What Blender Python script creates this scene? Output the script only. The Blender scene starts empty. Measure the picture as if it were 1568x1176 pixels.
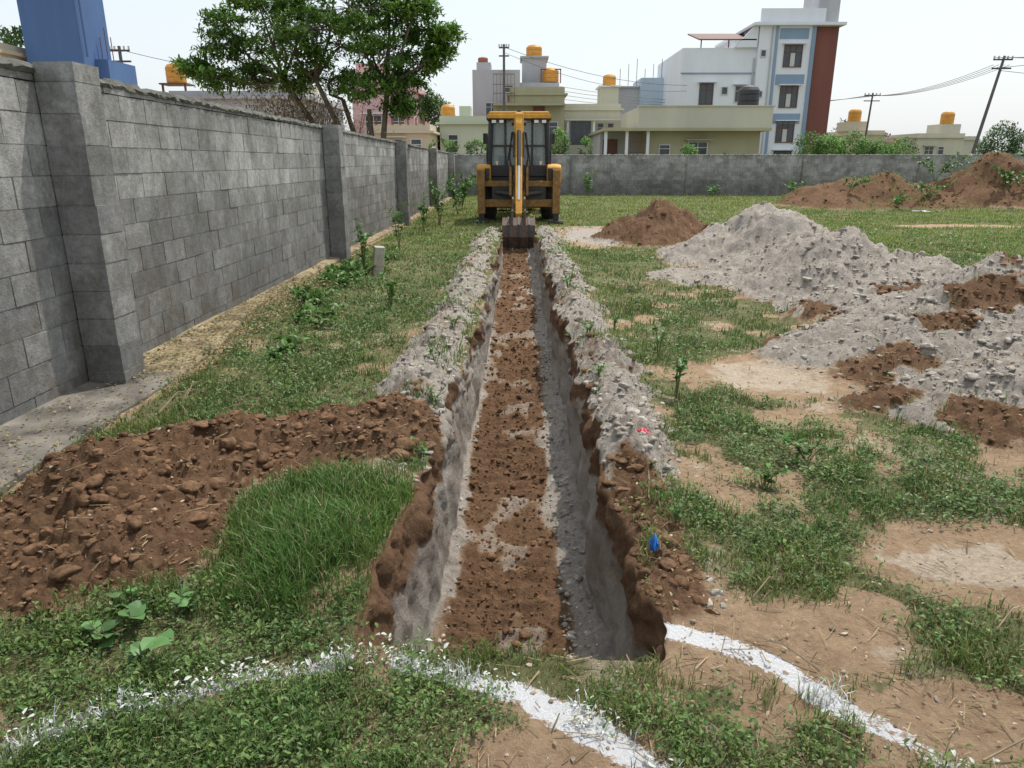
import bpy, math, random, bmesh
import numpy as np
from mathutils import Vector, Matrix
random.seed(7); rng=np.random.default_rng(7)
sc=bpy.context.scene
# ---------------------------------------------------------------- noise
def _h(ix,iy,s):
    h=(ix*374761393+iy*668265263+s*69069)&0xffffffff
    h=((h^(h>>13))*1274126177)&0xffffffff
    return ((h^(h>>16))&0xffff)/65535.0
def vn(x,y,s=0):
    x=np.asarray(x,float)+1000; y=np.asarray(y,float)+1000
    ix=np.floor(x).astype(np.int64); iy=np.floor(y).astype(np.int64)
    fx=x-ix; fy=y-iy
    fx=fx*fx*fx*(fx*(fx*6-15)+10); fy=fy*fy*fy*(fy*(fy*6-15)+10)
    a=_h(ix,iy,s);b=_h(ix+1,iy,s);c=_h(ix,iy+1,s);d=_h(ix+1,iy+1,s)
    return (a*(1-fx)+b*fx)*(1-fy)+(c*(1-fx)+d*fx)*fy
def fbm(x,y,o=3,s=0):
    r=0;a=.5;t=0
    for i in range(o):
        cs,sn=math.cos(.6*i),math.sin(.6*i)
        X_=(x*cs-y*sn)*2**i;Y_=(x*sn+y*cs)*2**i
        r=r+a*vn(X_+i*17.3,Y_+i*9.1,s+i);t+=a;a*=.5
    return r/t
def ss(a,b,x):
    t=np.clip((x-a)/(b-a),0,1);return t*t*(3-2*t)
# ---------------------------------------------------------------- materials
def newmat(name):
    m=bpy.data.materials.new(name);m.use_nodes=True
    return m,m.node_tree.nodes,m.node_tree.links,m.node_tree.nodes['Principled BSDF']
def mat(name,col,rough=.8,scale=6,amt=.2,bump=.2,metal=0,bscale=None,streak=False,dist=.02):
    m,N,L,P=newmat(name)
    tc=N.new('ShaderNodeTexCoord');n=N.new('ShaderNodeTexNoise');n.inputs['Scale'].default_value=scale
    n.inputs['Detail'].default_value=6;n.inputs['Roughness'].default_value=.65
    src=tc.outputs['Object']
    if streak:
        mp=N.new('ShaderNodeMapping');mp.inputs['Scale'].default_value=(1,1,.25);L.new(src,mp.inputs[0]);src=mp.outputs[0]
    L.new(src,n.inputs['Vector'])
    r=N.new('ShaderNodeValToRGB')
    r.color_ramp.elements[0].position=.3;r.color_ramp.elements[1].position=.7
    r.color_ramp.elements[0].color=[c*(1-amt) for c in col]+[1]
    r.color_ramp.elements[1].color=[min(1,c*(1+amt)) for c in col]+[1]
    L.new(n.outputs['Fac'],r.inputs[0]);L.new(r.outputs[0],P.inputs['Base Color'])
    P.inputs['Roughness'].default_value=rough;P.inputs['Metallic'].default_value=metal
    if bump:
        n2=N.new('ShaderNodeTexNoise');n2.inputs['Scale'].default_value=bscale or scale*6;n2.inputs['Detail'].default_value=5
        L.new(tc.outputs['Object'],n2.inputs['Vector'])
        b=N.new('ShaderNodeBump');b.inputs['Strength'].default_value=bump;b.inputs['Distance'].default_value=dist
        L.new(n2.outputs['Fac'],b.inputs['Height']);L.new(b.outputs[0],P.inputs['Normal'])
    return m
def leafmat(name,tr=.3,rough=.5):
    m,N,L,P=newmat(name)
    a=N.new('ShaderNodeAttribute');a.attribute_name='Col'
    L.new(a.outputs['Color'],P.inputs['Base Color']);P.inputs['Roughness'].default_value=rough
    P.inputs['Specular IOR Level'].default_value=.3
    t=N.new('ShaderNodeBsdfTranslucent');L.new(a.outputs['Color'],t.inputs['Color'])
    mx=N.new('ShaderNodeMixShader');mx.inputs[0].default_value=tr
    L.new(P.outputs[0],mx.inputs[1]);L.new(t.outputs[0],mx.inputs[2])
    L.new(mx.outputs[0],N['Material Output'].inputs['Surface'])
    return m
def attrmat(name,rough=.95,bs=60,bd=.006,nscale=25,amt=.35):
    m,N,L,P=newmat(name)
    a=N.new('ShaderNodeAttribute');a.attribute_name='Col'
    tc=N.new('ShaderNodeTexCoord');n=N.new('ShaderNodeTexNoise');n.inputs['Scale'].default_value=nscale;n.inputs['Detail'].default_value=6
    L.new(tc.outputs['Object'],n.inputs['Vector'])
    mr=N.new('ShaderNodeMapRange');mr.inputs[1].default_value=.3;mr.inputs[2].default_value=.7
    mr.inputs[3].default_value=1-amt;mr.inputs[4].default_value=1+amt;L.new(n.outputs['Fac'],mr.inputs[0])
    v=N.new('ShaderNodeVectorMath');v.operation='SCALE';L.new(a.outputs['Color'],v.inputs[0]);L.new(mr.outputs[0],v.inputs['Scale'])
    L.new(v.outputs[0],P.inputs['Base Color']);P.inputs['Roughness'].default_value=rough;P.inputs['Specular IOR Level'].default_value=.15
    n2=N.new('ShaderNodeTexNoise');n2.inputs['Scale'].default_value=bs;n2.inputs['Detail'].default_value=6;n2.inputs['Roughness'].default_value=.7
    L.new(tc.outputs['Object'],n2.inputs['Vector'])
    b=N.new('ShaderNodeBump');b.inputs['Strength'].default_value=.8;b.inputs['Distance'].default_value=bd
    L.new(n2.outputs['Fac'],b.inputs['Height']);L.new(b.outputs[0],P.inputs['Normal'])
    return m
# ---------------------------------------------------------------- mesh helpers
def mesh_np(name,V,F,m=None,col=None,smooth=False,attrs=None,parent=None):
    V=np.asarray(V,np.float32).reshape(-1,3);F=np.asarray(F,np.int32)
    k=F.shape[1];me=bpy.data.meshes.new(name)
    me.vertices.add(len(V));me.vertices.foreach_set('co',V.ravel())
    me.loops.add(F.size);me.loops.foreach_set('vertex_index',F.ravel())
    me.polygons.add(len(F));me.polygons.foreach_set('loop_start',np.arange(0,F.size,k,dtype=np.int32))
    me.polygons.foreach_set('use_smooth',np.full(len(F),bool(smooth)))
    me.update(calc_edges=True)
    at=dict(attrs or {})
    if col is not None: at['Col']=col
    for nm,c in at.items():
        c=np.asarray(c,np.float32)
        if c.shape[1]==3: c=np.hstack([c,np.ones((len(c),1),np.float32)])
        ca=me.color_attributes.new(nm,'FLOAT_COLOR','POINT');ca.data.foreach_set('color',c.ravel())
    ob=bpy.data.objects.new(name,me);sc.collection.objects.link(ob)
    if m: me.materials.append(m)
    if parent: ob.parent=parent
    return ob
def empty(name):
    e=bpy.data.objects.new(name,None);sc.collection.objects.link(e);e.empty_display_size=.2;return e
def pyd(name,V,F,m,parent=None,bevel=0,smooth=False):
    me=bpy.data.meshes.new(name);me.from_pydata([tuple(v) for v in V],[],F);me.update()
    ob=bpy.data.objects.new(name,me);sc.collection.objects.link(ob)
    if m: me.materials.append(m)
    if parent: ob.parent=parent
    if bevel:
        b=ob.modifiers.new('b','BEVEL');b.width=bevel;b.segments=2;b.limit_method='ANGLE'
    if smooth:
        for p in me.polygons:p.use_smooth=True
    return ob
BF=[(0,3,2,1),(4,5,6,7),(0,1,5,4),(1,2,6,5),(2,3,7,6),(3,0,4,7)]
def box(name,x0,x1,y0,y1,z0,z1,m,parent=None,bevel=0):
    V=[(x0,y0,z0),(x1,y0,z0),(x1,y1,z0),(x0,y1,z0),(x0,y0,z1),(x1,y0,z1),(x1,y1,z1),(x0,y1,z1)]
    return pyd(name,V,BF,m,parent,bevel)
def boxes(name,L,m,parent=None,bevel=0):
    V=[];F=[]
    for (x0,x1,y0,y1,z0,z1) in L:
        o=len(V);V+=[(x0,y0,z0),(x1,y0,z0),(x1,y1,z0),(x0,y1,z0),(x0,y0,z1),(x1,y0,z1),(x1,y1,z1),(x0,y1,z1)]
        F+=[tuple(i+o for i in f) for f in BF]
    return pyd(name,V,F,m,parent,bevel)
def tube(V,F,pts,rad,n=8,cap=True):
    pts=[Vector(p) for p in pts];o=len(V);prev=None
    for i,p in enumerate(pts):
        d=(pts[min(i+1,len(pts)-1)]-pts[max(i-1,0)])
        if d.length<1e-6:d=Vector((0,0,1))
        d.normalize()
        a=prev if prev is not None else (Vector((1,0,0)) if abs(d.x)<.8 else Vector((0,1,0)))
        u=(a-d*a.dot(d));u.normalize();prev=u;w=d.cross(u)
        for k in range(n):
            t=2*math.pi*k/n;V.append(p+(u*math.cos(t)+w*math.sin(t))*rad[i])
    for i in range(len(pts)-1):
        for k in range(n):
            a=o+i*n+k;b=o+i*n+(k+1)%n;F.append((a,b,b+n,a+n))
    if cap:
        F.append(tuple(o+k for k in range(n))[::-1]);F.append(tuple(o+(len(pts)-1)*n+k for k in range(n)))
def rod(name,a,b,r,m,parent=None,n=16,r2=None,smooth=False):
    V=[];F=[];tube(V,F,[a,b],[r,r2 or r],n);return pyd(name,V,F,m,parent)
def tubes(name,paths,m,parent=None,n=6):
    V=[];F=[]
    for pts,rad in paths: tube(V,F,pts,rad,n)
    return pyd(name,V,F,m,parent)
def prism(name,prof,x0,x1,m,parent=None,bevel=0):
    n=len(prof);V=[(x0,y,z) for y,z in prof]+[(x1,y,z) for y,z in prof]
    F=[tuple(range(n)),tuple(range(2*n-1,n-1,-1))]+[(i,i+n,(i+1)%n+n,(i+1)%n) for i in range(n)]
    ob=pyd(name,V,F,m,parent,bevel)
    bm=bmesh.new();bm.from_mesh(ob.data);bmesh.ops.recalc_face_normals(bm,faces=bm.faces);bm.to_mesh(ob.data);bm.free()
    return ob
# ---------------------------------------------------------------- terrain
YE=17.7
def xl(y): return -.42-.06*(1-ss(4,8,y))-.05*(1-ss(2.4,3.4,y))+.13*(fbm(y*1.5,y*0+3,3)-.5)+.08*(fbm(y*7,y*0+13,2)-.5)
def xr(y): return .44+.03*(1-ss(4,8,y))+.05*(1-ss(2.5,3.6,y))+.16*(fbm(y*1.7,y*0+8,3)-.5)+.09*(fbm(y*7.7,y*0+18,2)-.5)
MO=[(3.0,15.3,1.5,1.5,.90,'b'),(4.0,12.0,1.9,1.8,.95,'g'),(4.25,9.1,1.65,1.7,.86,'g'),(5.3,9.6,1.4,1.5,.55,'g'),(2.9,10.4,1.1,.9,.14,'g'),
 (4.6,6.9,1.9,1.7,.95,'m'),(3.7,5.9,1.5,1.4,.50,'m'),(3.35,4.75,1.1,.95,.36,'m'),(6.0,6.2,2.0,2.0,.8,'m'),(4.4,5.0,1.5,1.2,.42,'m'),(3.15,4.15,.75,.55,.20,'m'),(3.9,7.9,1.0,1.0,.35,'g'),
 (13,27,3.6,2.7,1.35,'b'),(17.4,27.5,4.0,3,2.1,'b'),(21.5,26.5,4.2,3,1.7,'b'),
 (-2.0,3.25,.62,.85,.25,'b'),(-1.6,3.8,.9,.6,.25,'b'),(-1.0,4.0,.65,.5,.20,'b'),(-1.75,2.75,.6,.5,.16,'b'),(-2.35,2.7,.5,.6,.14,'b')]
def cone(x,y,c):
    out=np.zeros_like(x);m=(abs(x-c[0])<c[2]*1.5)&(abs(y-c[1])<c[3]*1.5)
    if m.any():
        xx=x[m];yy=y[m];f=1.7/max(.6,c[2])
        r=np.sqrt(((xx-c[0])/c[2])**2+((yy-c[1])/c[3])**2)+.75*(fbm(xx*f+c[0],yy*f,5)-.5)
        q=np.clip(1-r,0,1);out[m]=np.clip(np.sqrt(q*q+.012)-.11,0,1)
    return out
def lips(x,y):
    n=fbm(x*0+y*1.3,y*0+5,3,2);n2=fbm(y*1.6,y*0+15,3,3)
    e=1-ss(17,18.2,y);wx=.20*(fbm(x*4,y*4,3,6)-.5)
    L=np.exp(-((x+wx+.69+.18*(n2-.5))/(.12+.12*n))**2)*ss(3.3,4.1,y)*e*(.35+1.35*n)
    R=np.exp(-((x+wx-.65-.22*(n-.5))/(.11+.14*n2))**2)*ss(3.0,4.0,y)*e*(.35+1.35*n2)
    return L,R
def H(x,y,full=False):
    x=np.asarray(x,float);y=np.asarray(y,float)
    base=.06*(fbm(x*.8,y*.8,3,11)-.5)+.022*(fbm(x*6,y*6,3,12)-.5)
    near=1-ss(36,40,y);base=base*near
    L,R=lips(x,y)
    nearL=np.exp(-((x+.85)/.35)**2)*ss(2.1,2.6,y)*(1-ss(3.3,3.9,y))
    nearR=np.exp(-((x-.60)/.13)**2)*ss(2.1,2.5,y)*(1-ss(3.2,3.9,y))
    gm=np.zeros_like(x);bm_=np.zeros_like(x);mm=np.zeros_like(x);hh=np.zeros_like(x)
    for c in MO:
        q=cone(x,y,c);hh=np.maximum(hh,q*c[4])
        k=np.clip(q*9,0,1)
        if c[5]=='g':gm=np.maximum(gm,k)
        elif c[5]=='b':bm_=np.maximum(bm_,k)
        else:mm=np.maximum(mm,k)
    mix=ss(.30,.48,fbm(x*1.7,y*1.7,4,33)-.08*ss(.6,.9,hh));gm=np.maximum(gm,mm*mix);bm_=np.maximum(bm_,mm*(1-mix))
    lip=np.maximum(L,R)
    rough=np.clip(np.maximum(np.maximum(gm,bm_),np.clip(lip*2,0,1)),0,1)
    big=np.clip(hh*2.5,0,1)
    cl=(.16*(fbm(x*2.8,y*2.8,3,40)-.5)*big+(.06+.02*big)*(fbm(x*7,y*7,3,41)-.5)+(.075+.01*big)*(np.abs(fbm(x*14,y*14,3,42)-.5))+.034*(fbm(x*38,y*38,2,43)-.5))
    z=base+.135*L+.125*R+.05*nearL+.03*nearR+hh+rough*cl*1.4+nearR*cl*1.2
    if not full:return z
    return z,gm,bm_,lip,nearR,nearL
def T(x,y):
    y0=2.10-.13*(np.clip(x,-.6,.6)+.4)+.06*(fbm(x*6,x*0+2,2)-.5)
    return ss(0,.035,y-y0)*(1-ss(17.2,YE,y+.2*(x)))
def intrench(x,y,mg=.015): return (x>xl(y)-mg)&(x<xr(y)+mg)&(T(x,y)>.02)
def HB(x,y):
    wv=.05*(fbm(x*5,y*3,2,51)-.5)
    rib=np.sin((y+wv+.5*x*x)*2*math.pi/.13)*.020*ss(.34,.50,fbm(x*1.5+4,y*.7,2,55)+.12)*(1-ss(.22,.32,abs(x+.07)))
    return -.62+rib+.06*(fbm(x*6,y*5,4,52)-.5)+.055*np.abs(fbm(x*20,y*20,3,53)-.5)+.022*(fbm(x*45,y*45,2,56)-.5)+.09*ss(.22,.42,abs(x))*fbm(x*3,y*2.5,2,54)+.35*ss(16.2,17.4,y)
def line_d(x,y,P):
    d=np.full(np.shape(x),9.)
    for (a,b),(c,e) in zip(P[:-1],P[1:]):
        vx,vy=c-a,e-b;t=np.clip(((x-a)*vx+(y-b)*vy)/(vx*vx+vy*vy),0,1)
        d=np.minimum(d,np.hypot(x-a-t*vx,y-b-t*vy))
    return d
L1=[(-1.6,1.56),(-1.37,1.66),(-1.2,1.78),(-1.05,1.85),(-.84,1.95),(-.68,1.97),(-.56,2.03),(-.36,2.0),(-.2,1.93),(.01,1.86),(.2,1.74),(.39,1.58),(.5,1.4)]
L2=[(.5,2.2),(.7,2.13),(.88,2.0),(.98,1.87),(1.15,1.67),(1.25,1.5)]
def lime(x,y):
    wob=.05*(fbm(x*8,y*8,3,61)-.5)
    d1=line_d(x,y,L1);d2=line_d(x,y,L2)
    s1=.58+.55*np.exp(-((x-.12)/.22)**2)+.3*np.exp(-((x+1.5)/.2)**2)+.45*(fbm(x*4,y*4,2,62)-.5)
    w1=.065+.035*np.exp(-((x-.1)/.2)**2)
    s2=1.05-.50*ss(.9,1.1,x)
    return np.clip(np.maximum(s1*(1-ss(.010,w1,d1+wob)),s2*(1-ss(.012,.082,d2+wob))),0,1)
def ell(x,y,cx,cy,rx,ry,s):
    r=np.hypot((x-cx)/rx,(y-cy)/ry)+1.1*(fbm(x*2.2+s,y*2.2,4,s%13)-.5);return 1-ss(.5,1.15,r)
def bare(x,y):
    b=ell(x,y,1.95,5.4,.75,.8,71)
    for i,e in enumerate([(1.9,2.65,.55,.40),(.95,2.12,.5,.28),(.06,1.60,.36,.22),(1.9,16.5,1.4,2.6),(1.4,1.75,.3,.2),(-1.7,1.6,.3,.25),(11,19,2,.5)]):
        b=np.maximum(b,ell(x,y,*e,80+i*7))
    n=ss(.53,.70,fbm(x*2.9,y*2.9,5,77))*(1-ss(7,13,y))*np.where(x>0,.85,.5)
    return np.maximum(b,n)
def xfoot(y): return -2.60-.38*ss(5.5,8.5,y)
def masks(x,y):
    z,gm,bm_,lip,nR,nL=H(x,y,True)
    lm=lime(x,y);bb=bare(x,y)
    rimb=nR*1.6*(1-ss(3.5,4.1,y))
    edge=(1-ss(.0,.07,np.minimum(abs(x-xl(y)),abs(x-xr(y)))))*ss(2,2.2,y)*(1-ss(3.3,3.9,y))
    g=np.clip(np.maximum(gm,np.clip(lip*2.4,0,1)),0,1)
    g=np.maximum(g,.75*ell(x,y,1.9,16.5,1.4,2.6,190))
    b=np.clip(np.maximum(np.maximum(bm_,rimb),edge),0,1)
    b=np.maximum(b,.50*np.clip(lip*2.4,0,1)*ss(.50,.64,fbm(x*2.4,y*2.4,3,81)));g=g*(1-.6*(b>g))
    pale=.8*ell(x,y,1.95,5.4,.55,.55,71)+ell(x,y,1.9,16.5,1.2,2.4,190)+.5*ell(x,y,1.9,2.7,.4,.3,197)+.6*ss(.6,.7,fbm(x*3,y*3,3,199))*(1-ss(8,12,y))
    tuft=ss(.53,.64,fbm(x*4.5,y*3.5,3,205))*.75
    wild=ss(24,25,y)*ss(.40,.55,fbm(x*.9,y*.9,4,206))
    grass=np.clip(1-1.15*bb,0,1)*(1-np.clip(np.maximum(gm,bm_)*1.3,0,1)*(1-wild))*(1-np.clip(lip*2.0,0,1)*(1-tuft))*(1-np.clip(rimb,0,1)*(1-tuft))*(1-.8*edge)
    xf=xfoot(y);grass=grass*ss(xf-.02,xf+.12,x)
    return z,grass,g,b,lm,np.clip(pale,0,1)
def geo(a,step,g,end):
    o=[];d=a
    while d<end:
        o.append(d);d+=max(step,g*d)
    o.append(end);return o
dl=np.array(geo(0,.011,.010,3.2)+[3.6,4.2,5,7,10,15,25,45,80,140,300])
dr=np.array(geo(0,.011,.0088,27)+[29,33,40,55,80,140,300])
ys=np.array([-6,-3,-1,0,.6,.9]+[1.05]+geo(1.12,.010,.0048,42)+[45,50,60,75,100,150,250,450,800])
ny=len(ys);NW=28;NBt=64
XL=xl(ys)[:,None];XR=xr(ys)[:,None];Y=ys[:,None]
xg=XL-dl[::-1][None,:];yg=Y+0*xg
zL,grL,gL,bL,lL,pL=masks(xg,yg)
xh=XR+dr[None,:];yh=Y+0*xh
zR,grR,gR,bR,lR,pR=masks(xh,yh)
fr=(np.arange(1,NW+1)/(NW+1))[None,:]
s=np.linspace(0,1,NBt)[None,:]
xb=(XL*.4-.385*.6+.03)*(1-s)+(XR*.6+.42*.4-.03)*s;yb=Y+0*xb
zg,grB,gB,bB,lB,pB=masks(xb,yb)
tt=T(xb,yb);zb=zg*(1-tt)+HB(xb,yb)*tt
cb=1-ss(.22,.36,abs(xb+.07+.22*(fbm(yb*1.1,xb*2,3,5)-.5)))
brB=np.clip(cb*(.45+.75*ss(.32,.55,fbm(xb*3,yb*1.6,4,91)))+.35*ss(.5,.62,fbm(xb*4,yb*3,3,92)),0,1)
bB=bB*(1-tt)+brB*tt;gB=gB*(1-tt)+(1-brB)*tt;lB=lB*(1-tt);grB=grB*(1-tt);pB=pB*(1-tt)
def wall(za,zc,xa,xc,tcol,side):
    f=fr
    z=za*(1-f)+zc*f;x=xa*(1-f)+xc*f;y=Y+0*x
    am=4*f*(1-f);am=am**.5*tcol
    n=(fbm(y*2.5,z*3+side*9,3,101)-.5)*.11+(fbm(y*9,z*6+side*5,4,102)-.5)*.06
    up=np.exp(-(f/.35)**2)*((fbm(y*9,z*12,3,103)-.5)*.16+np.abs(fbm(y*22,z*22,2,104)-.5)*.10)
    x=x-side*am*(n+up)
    return x,y,z,f
tl=T(XL,Y);tr=T(XR,Y)
wxL,wyL,wzL,fL=wall(zL[:,-1:],zb[:,:1],XL,xb[:,:1],tl,-1)
wxR,wyR,wzR,fR=wall(zR[:,:1],zb[:,-1:],XR,xb[:,-1:],tr,1)
def wmask(y,z,f,tc,sd):
    top=(1-ss(.12,.42,f+.35*(fbm(y*5,z*5,3,111+sd)-.5)))
    nr=1-ss(3.1,4.1,y)
    b=np.clip(np.maximum(top*ss(.45,.6,fbm(y*1.4,y*0+sd,2,112)),nr*(1-ss(.4,.8,f+.3*(fbm(y*4,z*4,3,113)-.5)))),0,1)*tc
    b=np.maximum(b,.7*ss(.56,.66,fbm(y*2.5,z*9,3,115+sd))*tc)
    return b,(1-b)*tc
bWL,gWL=wmask(wyL,wzL,fL,tl,0);bWR,gWR=wmask(wyR,wzR,fR,tr,3)
rv=lambda a:a[:,::-1]
X=np.hstack([xg,wxL,xb,rv(wxR),xh]);YY=np.hstack([yg,wyL,yb,rv(wyR),yh]);Z=np.hstack([zL,wzL,zb,rv(wzR),zR])
zz=np.zeros_like(wxL)
GR=np.hstack([grL,zz,grB,zz,grR]);GG=np.hstack([gL,gWL,gB,rv(gWR),gR]);BB=np.hstack([bL,bWL,bB,rv(bWR),bR])
LM=np.hstack([lL,zz,lB,zz,lR]);PL=np.hstack([pL,zz,pB,zz,pR])
wl=lambda f,t:t*ss(.15,.45,f)
WM=np.hstack([0*gL,wl(fL,tl),tt*.0,rv(wl(fR,tr)),0*gR])
nc=X.shape[1];V=np.stack([X,YY,Z],-1).reshape(-1,3)
idx=np.arange(ny*nc).reshape(ny,nc)
F=np.stack([idx[:-1,:-1],idx[:-1,1:],idx[1:,1:],idx[1:,:-1]],-1).reshape(-1,4)
mA=np.stack([GR,GG,BB],-1).reshape(-1,3);mB=np.stack([LM,PL,WM],-1).reshape(-1,3)
def ground_mat():
    m,N,L,P=newmat('soil')
    tc=N.new('ShaderNodeTexCoord').outputs['Object']
    def noise(sc_,d=6,r=.6):
        n=N.new('ShaderNodeTexNoise');n.inputs['Scale'].default_value=sc_;n.inputs['Detail'].default_value=d;n.inputs['Roughness'].default_value=r
        L.new(tc,n.inputs['Vector']);return n.outputs['Fac']
    def attr(n):
        a=N.new('ShaderNodeAttribute');a.attribute_name=n;s_=N.new('ShaderNodeSeparateColor');L.new(a.outputs['Color'],s_.inputs[0]);return s_.outputs
    A=attr('mA');B=attr('mB')
    def thr(mask,noi,k,lo=.38,hi=.62):
        a=N.new('ShaderNodeMath');a.operation='MULTIPLY_ADD';L.new(noi,a.inputs[0]);a.inputs[1].default_value=k;a.inputs[2].default_value=-k*.5
        b=N.new('ShaderNodeMath');b.operation='ADD';L.new(a.outputs[0],b.inputs[0]);L.new(mask,b.inputs[1])
        c=N.new('ShaderNodeMapRange');c.interpolation_type='SMOOTHSTEP';c.inputs[1].default_value=lo;c.inputs[2].default_value=hi;L.new(b.outputs[0],c.inputs[0]);return c.outputs[0]
    def ramp(noi,c1,c2,a=.32,b=.68):
        r=N.new('ShaderNodeValToRGB');r.color_ramp.elements[0].color=(*c1,1);r.color_ramp.elements[1].color=(*c2,1)
        r.color_ramp.elements[0].position=a;r.color_ramp.elements[1].position=b;L.new(noi,r.inputs[0]);return r.outputs[0]
    def mix(f,a,b):
        x=N.new('ShaderNodeMix');x.data_type='RGBA';L.new(f,x.inputs[0]);L.new(a,x.inputs[6]);L.new(b,x.inputs[7]);return x.outputs[2]
    def half(a,b):
        x=N.new('ShaderNodeMix');x.data_type='RGBA';x.inputs[0].default_value=.5;L.new(a,x.inputs[6]);L.new(b,x.inputs[7]);return x.outputs[2]
    nf=noise(40,8,.7);nm=noise(9,7,.65);nl=noise(2.3,5)
    soil=half(ramp(nf,(.25,.16,.095),(.52,.37,.24)),ramp(nm,(.25,.165,.10),(.50,.36,.23)))
    grassy=half(ramp(nm,(.09,.115,.035),(.24,.22,.12)),ramp(nf,(.09,.10,.035),(.26,.22,.12)))
    gray=half(ramp(nf,(.22,.19,.155),(.53,.48,.42)),ramp(nm,(.22,.175,.135),(.51,.465,.41)))
    brown=half(ramp(nf,(.08,.042,.021),(.25,.15,.09)),ramp(nm,(.08,.044,.022),(.25,.15,.09)))
    pale=ramp(nf,(.38,.30,.22),(.62,.52,.40))
    c=mix(thr(A['Red'],nm,.9),soil,grassy)
    c=mix(thr(B['Green'],nm,1.0,.4,.9),c,pale)
    c=mix(thr(A['Green'],nm,.6),c,gray)
    c=mix(thr(A['Blue'],nm,.9,.34,.72),c,brown)
    wallc=ramp(nl,(.25,.23,.20),(.43,.40,.355))
    w=N.new('ShaderNodeMath');w.operation='MULTIPLY';L.new(thr(B['Blue'],nm,.8,.35,.75),w.inputs[0]);w.inputs[1].default_value=.7
    c=mix(w.outputs[0],c,wallc)
    li=N.new('ShaderNodeRGB');li.outputs[0].default_value=(.82,.82,.83,1)
    c=mix(thr(B['Red'],noise(55,6,.75),1.9,.42,.60),c,li.outputs[0])
    L.new(c,P.inputs['Base Color']);P.inputs['Roughness'].default_value=.95;P.inputs['Specular IOR Level'].default_value=.12
    bsum=N.new('ShaderNodeMath');bsum.operation='ADD';L.new(noise(70,8,.8),bsum.inputs[0]);L.new(noise(20,5,.7),bsum.inputs[1])
    b=N.new('ShaderNodeBump');b.inputs['Strength'].default_value=1.0;b.inputs['Distance'].default_value=.022
    L.new(bsum.outputs[0],b.inputs['Height']);L.new(b.outputs[0],P.inputs['Normal'])
    return m
mesh_np('ground',V,F,ground_mat(),attrs={'mA':mA,'mB':mB},smooth=True)
# ---------------------------------------------------------------- clods
def ico(sub):
    bm=bmesh.new();bmesh.ops.create_icosphere(bm,subdivisions=sub,radius=1)
    v=np.array([p.co[:] for p in bm.verts]);f=np.array([[q.index for q in p.verts] for p in bm.faces]);bm.free();return v,f
def scatter_rocks(name,P,S,C,sub,m,jag=.22,smooth=False):
    v,f=ico(sub);n=len(P);nv=len(v)
    a=rng.uniform(0,6.28,n);sx=rng.uniform(.65,1.5,(n,3))*S[:,None];sx[:,2]*=.62
    vv=np.repeat(v[None],n,0)
    for _ in range(4):
        d=rng.standard_normal((n,1,3));d/=np.linalg.norm(d,axis=2,keepdims=True);h=rng.uniform(.4,.85,(n,1))
        q=(vv*d).sum(2);over=np.clip(q-h,0,None);vv=vv-d*over[...,None]
    vv=vv*(1+jag*rng.standard_normal((n,nv,1)))*sx[:,None,:]
    ca=np.cos(a)[:,None];sa=np.sin(a)[:,None]
    x=vv[...,0]*ca-vv[...,1]*sa;y=vv[...,0]*sa+vv[...,1]*ca
    W=np.stack([x,y,vv[...,2]],-1)+P[:,None,:]
    FF=(f[None]+(np.arange(n)*nv)[:,None,None]).reshape(-1,3)
    CC=np.repeat(C,nv,0)
    return mesh_np(name,W.reshape(-1,3),FF,m,col=CC,smooth=smooth)
def logu(a,b,n): return np.exp(rng.uniform(math.log(a),math.log(b),n))
PX=[];PY=[]
def addp(x,y):PX.append(x);PY.append(y)
n=1700;y=logu(3.2,17.5,n);addp(-.70+.18*rng.standard_normal(n),y)
n=2200;y=logu(2.3,17.5,n);addp(.67+.16*rng.standard_normal(n),y)
for c in MO:
    fct=190 if c[0]<0 else 105
    n=int(fct*c[2]*c[3]*(30/(c[1]+6)**1.25)*4/ max(1,c[1]/6))+120
    r=np.sqrt(rng.uniform(0,1,n))*1.15;a=rng.uniform(0,6.28,n);addp(c[0]+c[2]*r*np.cos(a),c[1]+c[3]*r*np.sin(a))
x=np.concatenate(PX);y=np.concatenate(PY)
x=np.where((x>xl(y)-.01)&(x<0)&(y>2)&(y<17.7),xl(y)-.03,x);x=np.where((x<xr(y)+.01)&(x>0)&(y>2)&(y<17.7),xr(y)+.03,x)
z,gr,g,b,lm,pl=masks(x,y)
keep=(np.maximum(g,b)>.12);x,y,z,g,b=[q[keep] for q in(x,y,z,g,b)]
n=len(x);S=np.clip(.0062*np.exp(.62*rng.standard_normal(n))*(1+.10*y),.003,.042)
isb=(b+.2*rng.standard_normal(n)*.6>.5)
S=np.where(isb,S*1.15,S)
C=np.where(isb[:,None],np.array([[.165,.096,.054]]),np.array([[.36,.325,.28]]))*rng.uniform(.75,1.15,(n,1))
m_=5200;yb_=logu(2.2,17,m_);xb_=rng.uniform(-.37,.38,m_);zb_=HB(xb_,yb_)
cbb=abs(xb_+.06)<.28;Cb=np.where(cbb[:,None],np.array([[.15,.085,.045]]),np.array([[.36,.33,.285]]))*rng.uniform(.6,1.2,(m_,1))
Sb=np.clip(.0055*np.exp(.5*rng.standard_normal(m_))*(1+.1*yb_),.003,.028)
P=np.vstack([np.stack([x,y,z-S*.05],-1),np.stack([xb_,yb_,zb_+Sb*.1],-1)]);S=np.concatenate([S,Sb]);C=np.vstack([C,Cb])
clm=attrmat('clod_soil',nscale=40,bd=.012,amt=.4)
big=S>.016
e=empty('dirt_clods')
o=scatter_rocks('clods_large',P[big],S[big],C[big],3,clm,.045,True);o.parent=e
o=scatter_rocks('clods_small',P[~big],S[~big],C[~big],1,clm,.16);o.parent=e
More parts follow.
